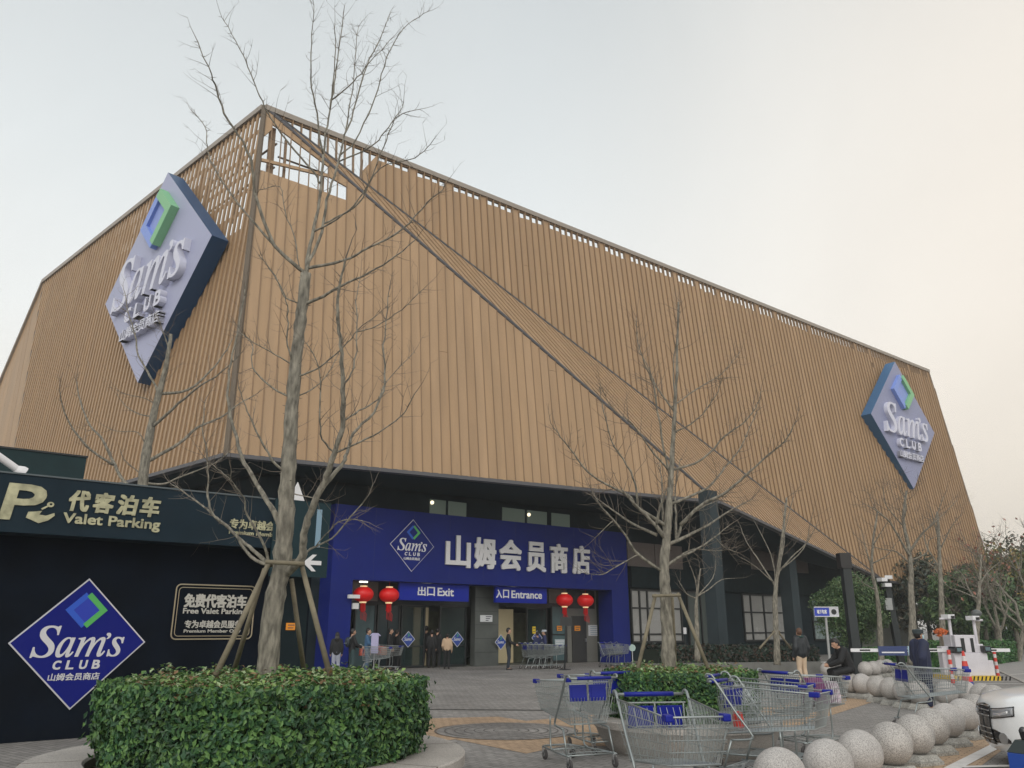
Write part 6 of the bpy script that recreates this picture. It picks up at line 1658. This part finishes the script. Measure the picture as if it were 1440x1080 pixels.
# ------------------------------------------------------------------ poles, road sign, small plates
def vpole(label, ub, vb, ut, vt, w, name='lamp_post', cat='post', cams=False, box=True):
    b = on_z(ub, vb, 0); t = pY(ut, vt, b.y); g = thing(name, label, cat, tuple(b), group='dark posts by the plaza')
    a = (t-b); x = V((1, 0, 0)); 
    mb = MB(); w2 = w/2
    mb.hexa([b+V((-w2, -w2, 0)), b+V((w2, -w2, 0)), b+V((w2, w2, 0)), b+V((-w2, w2, 0)), t+V((-w2, -w2, 0)), t+V((w2, -w2, 0)), t+V((w2, w2, 0)), t+V((-w2, w2, 0))])
    part(mb, 'post', mat('post_charcoal', (.018, .024, .026), .5, var=.2), g)
    if box: part(MB().cbox(t+V((-.02, 0, -.12)), w*1.35, w*1.35, .55), 'lamp_head', mat('post_head', (.02, .018, .018), .5), g)
    mb = MB(); mb.cbox(b+V((0, 0, .015)), w*1.8, w*1.8, .03); part(mb, 'base_plate', M_frame, g)
    if cams:
        for dx, dz, r_ in ((-.28, -.02, .3), (.02, .08, -.4), (-.12, -.25, .1)):
            c_ = t+V((dx, -.3, dz)); part(MB().cbox(c_, .30, .32, .15, r_), 'camera', M_white, g); part(MB().tube([c_, t+V((0, 0, dz))], .025, 6), 'camera_arm', M_white, g)
        c_ = t+V((-.13, -.22, -1.05)); part(MB().cbox(c_, .30, .2, .5), 'control_box', mat('box_grey', (.35, .36, .36), .5), g)
vpole('thick square dark lamp post behind the seated man', 1207, 951, 1187, 784, .30)
vpole('leaning dark post carrying white cameras, left of the guard', 1269, 940, 1245, 815, .26, 'camera_post', 'camera post', True, False)
b = on_z(1169, 951, 0); Yb = b.y; t = pY(1161, 866, Yb)
g = thing('direction_sign', 'blue and white car park direction sign on a thin pole before the green tree', 'sign', tuple(b))
part(MB().tube([b, t], .045, 8), 'pole', mat('pole_grey', (.35, .36, .36), .5), g)
fs2 = Fr(pY(1145, 867, Yb)+V((0, -.06, 0)), X, Z, V((0, -1, 0))); w = (pY(1166, 867, Yb)-pY(1145, 867, Yb)).x; w2 = (pY(1179, 867, Yb)-pY(1145, 867, Yb)).x; hh = (pY(1145, 854, Yb)-pY(1145, 867, Yb)).z
mb = MB(); mb.fbox(fs2, 0, w, 0, hh, -.04, 0); part(mb, 'panel', mat('road_sign_blue', (.02, .05, .42), .4), g)
mb = MB(); mb.fbox(fs2, w+.005, w2, 0, hh, -.04, 0); part(mb, 'arrow_panel', mat('grey_white', (.55, .55, .6), .4), g)
m = MB(); text_mb(m, fs2, .09, w-.09, hh*.27, hh*.75, '地下车库', .006, .03); part(m, 'lettering', M_white, g)
cc = fs2.P((w+w2)/2, hh/2, .0); part(MB().lathe([(.001, .004), (hh*.30, .004), (hh*.30, 0)], cc, 20, axis=(0, -1, 0)), 'roundel', M_frame, g)
mb = MB(); mb.tube([fs2.P(0, 0, .005), fs2.P(w2, 0, .005), fs2.P(w2, hh, .005), fs2.P(0, hh, .005)], .018, 4, closed=True); part(mb, 'border', M_white, g)
b = on_z(890, 934, 0); g = thing('plate_sign', 'small pale octagonal plate on a thin white stick right of the portal', 'sign', tuple(b)); t = pY(889, 911, b.y)
part(MB().lathe([(.001, .02), (.17, .02), (.17, 0), (.001, 0)], t, 8, axis=(0, -1, 0)), 'plate', mat('pale_green_plate', (.42, .55, .52), .5), g); part(MB().tube([b, t], .015, 6), 'stick', M_white, g)
b = on_z(794, 942, 0); t = pY(796, 874, b.y); g = thing('queue_post', 'tall thin black stand with a flat foot in front of the entrance glass', 'stand', tuple(b))
part(MB().tube([b, t], .035, 8), 'pole', M_frame, g); part(MB().lathe([(.28, 0), (.26, .02), (.04, .05)], b, 24), 'foot', M_frame, g); part(MB().cbox(t, .5, .06, .35), 'head_plate', M_frame, g)
b = on_z(975, 934, 0); g = thing('plate_sign', 'tiny white lamp-like fixture on a stick behind the stakes of the second tree', 'sign', tuple(b)); t = pY(963, 887, b.y)
part(MB().tube([b+V((-.35, 0, 0)), t], .02, 6), 'stick', M_frame, g); part(MB().cbox(t, .14, .1, .3), 'head', M_white, g)

# ------------------------------------------------------------------ planting strip and far greenery
k0 = on_z(900, 951, 0); k1 = on_z(1166, 947, 0)
kd = (k1-k0).normalized(); kn = V((kd.y, -kd.x, 0))
mb = MB(); mb.prism([k0, k1, k1-kn*.35, k0-kn*.35], (0, 0, .42)); tag(mb.build('low_wall', mat('kerb_granite', (.15, .15, .14), .7, var=.2, vscale=2), None, origin=k0), 'low grey granite wall edging the planting bed right of the smaller hedge', 'wall')
rnd = random.Random(77)
def box_hedge(label, p, q, d, h_, n_, size, mats, z0=0, group=None, dens_top=.5, name='hedge'):
    p = V((p.x, p.y, z0)); q = V((q.x, q.y, z0)); dr = (q-p); L = dr.length; dr.normalize(); nn = V((dr.y, -dr.x, 0))
    if nn.dot(EYE-p) < 0: nn = -nn
    g = thing(name, label, 'hedge', tuple(p), group=group); mb = MB(); pts = []
    for _ in range(n_):
        a = rnd.random()*L
        if rnd.random() < .5: pts.append((dr*a+nn*(-abs(rnd.gauss(0, .06)))+Z*rnd.uniform(0, h_), nn))
        else: pts.append((dr*a-nn*rnd.uniform(0, d)+Z*(h_+rnd.gauss(0, .04)+.08*noise.noise(V((a*1.5, 0, 0)))), Z))
    leafcloud(mb, pts, size, rnd, len(mats)); mb.build('foliage', mats, g)
    c = MB(); c.prism([dr*0-nn*.12, dr*L-nn*.12, dr*L-nn*d, -nn*d], (0, 0, h_-.08)); c.build('inner_dark_core', mat('hedge_inner_shade', (.012, .022, .012), .9), g); return g  # solid block behind the leaves, inner shade painted as dark colour
H_dk = [leafmat('leaf_shade', (.025, .045, .03)), leafmat('leaf_dull_brown', (.06, .04, .03)), leafmat('leaf_dull_b', (.02, .035, .028))]  # dark green and brown leaf tones
box_hedge('long dark reddish hedge behind the low granite wall', k0-kn*.45+kd*1, k1-kn*.45, 1.6, .95, 5200, .13, H_dk)
H_gr = [leafmat('leaf_box', (.05, .15, .04)), leafmat('leaf_box_b', (.03, .10, .035)), leafmat('leaf_box_c', (.08, .17, .05))]
box_hedge('clipped green hedge behind the gate, left of the kiosk', on_z(1312, 946, 0), on_z(1350, 947, 0), 2.0, .95, 2200, .13, H_gr)
box_hedge('low green hedge strip behind the far bollards', on_z(1210, 930, 0), on_z(1296, 932, 0), 2.0, .6, 2600, .15, H_gr)
box_hedge('clipped green hedge right of the gate kiosk', on_z(1390, 936, 0), on_z(1434, 930, 0), 3.0, 1.0, 2600, .15, H_gr)
box_hedge('far dark green hedge along the road at the right edge', on_z(1378, 914, 0), on_z(1470, 913, 0), 3.0, 1.5, 3000, .25, H_gr+H_dk[:1])
def leafy(label, base, h_, rx, rz_, mats, n_, size, seed, trunk=.12, clump=26, cz=None, group=None, name='leafy_tree', open_=.0):
    rnd = random.Random(seed); g = thing(name, label, 'tree', tuple(base), group=group)
    cz = cz or h_-rz_; mb = MB(); cl = []
    for _ in range(clump):
        while True:
            p_ = V((rnd.uniform(-1, 1), rnd.uniform(-1, 1), rnd.uniform(-1, 1)))
            if .25 < p_.length < 1: break
        cl.append((V((p_.x*rx*.8, p_.y*rx*.8, cz+p_.z*rz_*.85)), rnd.uniform(.22, .42)*rx))
    pts = []
    for _ in range(n_):
        c_, r_ = rnd.choice(cl); d_ = V((rnd.gauss(0, 1), rnd.gauss(0, 1), rnd.gauss(0, 1))).normalized()
        pts.append((c_+d_*r_*rnd.uniform(.55, 1.05), d_))
    leafcloud(mb, pts, size, rnd, len(mats)); mb.build('crown', mats, g)
    t = MB(); top = V((rnd.uniform(-.2, .2), 0, cz+rz_*.3)); t.tube([(0, 0, 0), (0.03, 0, cz*.5), top], [trunk, trunk*.8, trunk*.3], 10)
    for c_, r_ in cl[::2]: t.tube([V((0, 0, cz*.55))+V((0, 0, rnd.uniform(-.1, .3)*cz)), c_*.6+V((0, 0, cz*.3)), c_], [trunk*.45, trunk*.25, .01], 5)
    t.build('trunk', M_bark, g, smooth='all'); return g
Ga = [leafmat('leaf_osmanthus', (.075, .14, .055)), leafmat('leaf_osmanthus_b', (.05, .10, .045)), leafmat('leaf_osmanthus_c', (.13, .19, .08))]
bb = on_z(1190, 938, 0); TY = 36.5; bb = V((0, TY, 0)); zc_ = pY(1190, 803, TY).z; wd = (pY(1243, 860, TY)-pY(1141, 860, TY)).x/2; bb.x = pY(1192, 860, TY).x
leafy('dense round green tree behind the black post and road sign', bb, zc_, wd, zc_*.40, Ga, 26000, .11, 5, cz=zc_*.60, clump=60)
Gb = [leafmat('leaf_olive', (.10, .12, .04)), leafmat('leaf_olive_b', (.06, .09, .035)), leafmat('leaf_gold', (.26, .20, .06))]
Gc = [leafmat('leaf_dusk', (.055, .075, .05)), leafmat('leaf_dusk_b', (.11, .095, .06)), leafmat('leaf_dusk_c', (.045, .06, .05))]
spots = [(1250, 62, 8, 3.4, Gc), (1282, 70, 9, 3.6, Gc), (1306, 58, 7.2, 2.8, Gc), (1330, 66, 8, 3.3, Gb), (1350, 54, 6.2, 2.4, Ga), (1366, 70, 8.5, 3.4, Gb), (1385, 60, 7.0, 3.0, Gc), (1400, 52, 5.6, 2.2, Ga), (1412, 74, 9.5, 3.8, Gb), (1428, 56, 7.5, 2.8, Gb), (1440, 66, 10, 3.8, Gb), (1462, 60, 9, 3.4, Gc), (1492, 70, 11, 4, Gc), (1530, 80, 12, 4.5, Gb), (1340, 84, 8.5, 4, Gc), (1395, 90, 10, 4.4, Gc), (1450, 92, 12, 4.6, Gc)]
dz = ['leftmost dusky tree far behind the gate', 'second dusky tree from the left behind the gate', 'dusky tree behind the guard and the booms', 'olive tree rising behind the left camera pole', 'small green tree just above the kiosk top', 'tall olive tree above the kiosk', 'dusky tree right of the kiosk cameras', 'low green tree right of the kiosk', 'olive-gold tree below the far wall corner', 'golden tree near the right edge', 'tall olive tree at the right edge', 'dusky tree beyond the right edge', 'tall dusky tree beyond the right edge', 'olive tree far past the right edge', 'most distant dusky tree left of the kiosk', 'most distant dusky tree right of the kiosk', 'most distant tall dusky tree at the right edge']
for i, (u, Y, h_, r_, ms) in enumerate(spots):
    x = pY(u, 885, Y).x; leafy(dz[i], (x, Y, 0), h_*.93, r_, h_*.38, ms, 2600, .32, 100+i, trunk=.16, clump=24, group='trees beyond the gate')
# bare trees with a few reddish leaves against the sky at the right edge
def wild(label, x, Y, h_, seed, leaf=None, group='sparse trees at the right edge'):
    rnd = random.Random(seed); g = thing('bare_tree', label, 'tree', (x, Y, 0), group=group); lm = MB(); tw = MB(); lf = []
    def grow(p_, d_, L, r_, lev):
        pts = [p_]; q_ = p_.copy(); dd_ = d_
        for i in range(4): dd_ = (dd_+V((rnd.gauss(0, .12), rnd.gauss(0, .12), .05))).normalized(); q_ = q_+dd_*L/4; pts.append(q_.copy())
        (lm if lev > 1 else tw).tube(pts, [r_*(1-.12*i) for i in range(5)], 6 if lev > 1 else 4, cap=False)
        if lev == 0:
            if leaf:
                for k in range(1 if rnd.random() < .45 else 0): lf.append((pts[rnd.randrange(5)]+V((rnd.gauss(0, .1), rnd.gauss(0, .1), rnd.gauss(0, .1))), V((rnd.gauss(0, 1), -1, rnd.gauss(0, 1)))))
            return
        for k in range(3 if lev > 1 else 2):
            s_ = dd_.orthogonal(); s_.rotate(Matrix.Rotation(rnd.uniform(0, 6.28), 3, dd_)); grow(pts[rnd.choice((2, 3, 4))], (dd_+s_*rnd.uniform(.4, .8)+Z*.12).normalized(), L*rnd.uniform(.6, .8), r_*.55, lev-1)
    grow(V((0, 0, 0)), Z, h_*.36, .14, 5)
    lm.build('trunk', M_bark, g); tw.build('twigs', M_bark2, g)
    if leaf: mb = MB(); leafcloud(mb, lf, .20, rnd, 1); mb.build('leaves', leaf, g)
redl = leafmat('leaf_russet', (.30, .13, .09))
for (u, Y, h_, sd, lb) in ((1402, 46, 8.0, 1, 'sparse russet-leaved tree against the sky just right of the building corner'), (1425, 44, 8.3, 2, 'sparse russet-leaved tree second from the building corner against the sky'), (1446, 48, 8.8, 3, 'sparse russet-leaved tree at the very right edge')):
    wild(lb, pY(u, 885, Y).x, Y, h_, sd, redl)
# distant hazy buildings at the right edge
M_far = mat('far_building', (.42, .44, .45), .8)
for (u0, u1, v, Y, lb) in ((1384, 1399, 812, 200, 'low pale distant building just right of the bronze wall corner'), (1399, 1418, 800, 230, 'taller pale distant block near the right edge')):
    p_ = pY(u0, 885, Y); q_ = pY(u1, 885, Y); h_ = pY(u0, v, Y).z; g = thing('distant_building', lb, 'building', (p_.x, Y, 0), group='pale far buildings')
    mb = MB(); mb.box(p_.x, q_.x, Y, Y+14, 0, h_); part(mb, 'walls', M_far, g); mb = MB()
    for z in range(2, int(h_)-1, 4):
        for k in range(3): a = p_.x+(q_.x-p_.x)*(.12+.3*k); mb.box(a, a+(q_.x-p_.x)*.18, Y-.05, Y-.01, z, z+1.8)
    part(mb, 'windows', mat('far_window', (.2, .24, .27), .3), g)

# ------------------------------------------------------------------ thin winter haze round the whole place
mh = bpy.data.materials.new('haze_air'); mh.use_nodes = True; nt = mh.node_tree; nt.nodes.clear()
pv = nt.nodes.new('ShaderNodeVolumePrincipled'); pv.inputs['Color'].default_value = (.92, .94, .95, 1); pv.inputs['Density'].default_value = .0011; pv.inputs['Anisotropy'].default_value = .2
mo = nt.nodes.new('ShaderNodeOutputMaterial'); nt.links.new(pv.outputs[0], mo.inputs['Volume'])
mb = MB(); mb.box(-990, 990, -390, 1590, -1, 60)
hz = tag(mb.build('haze', mh), kind='stuff')
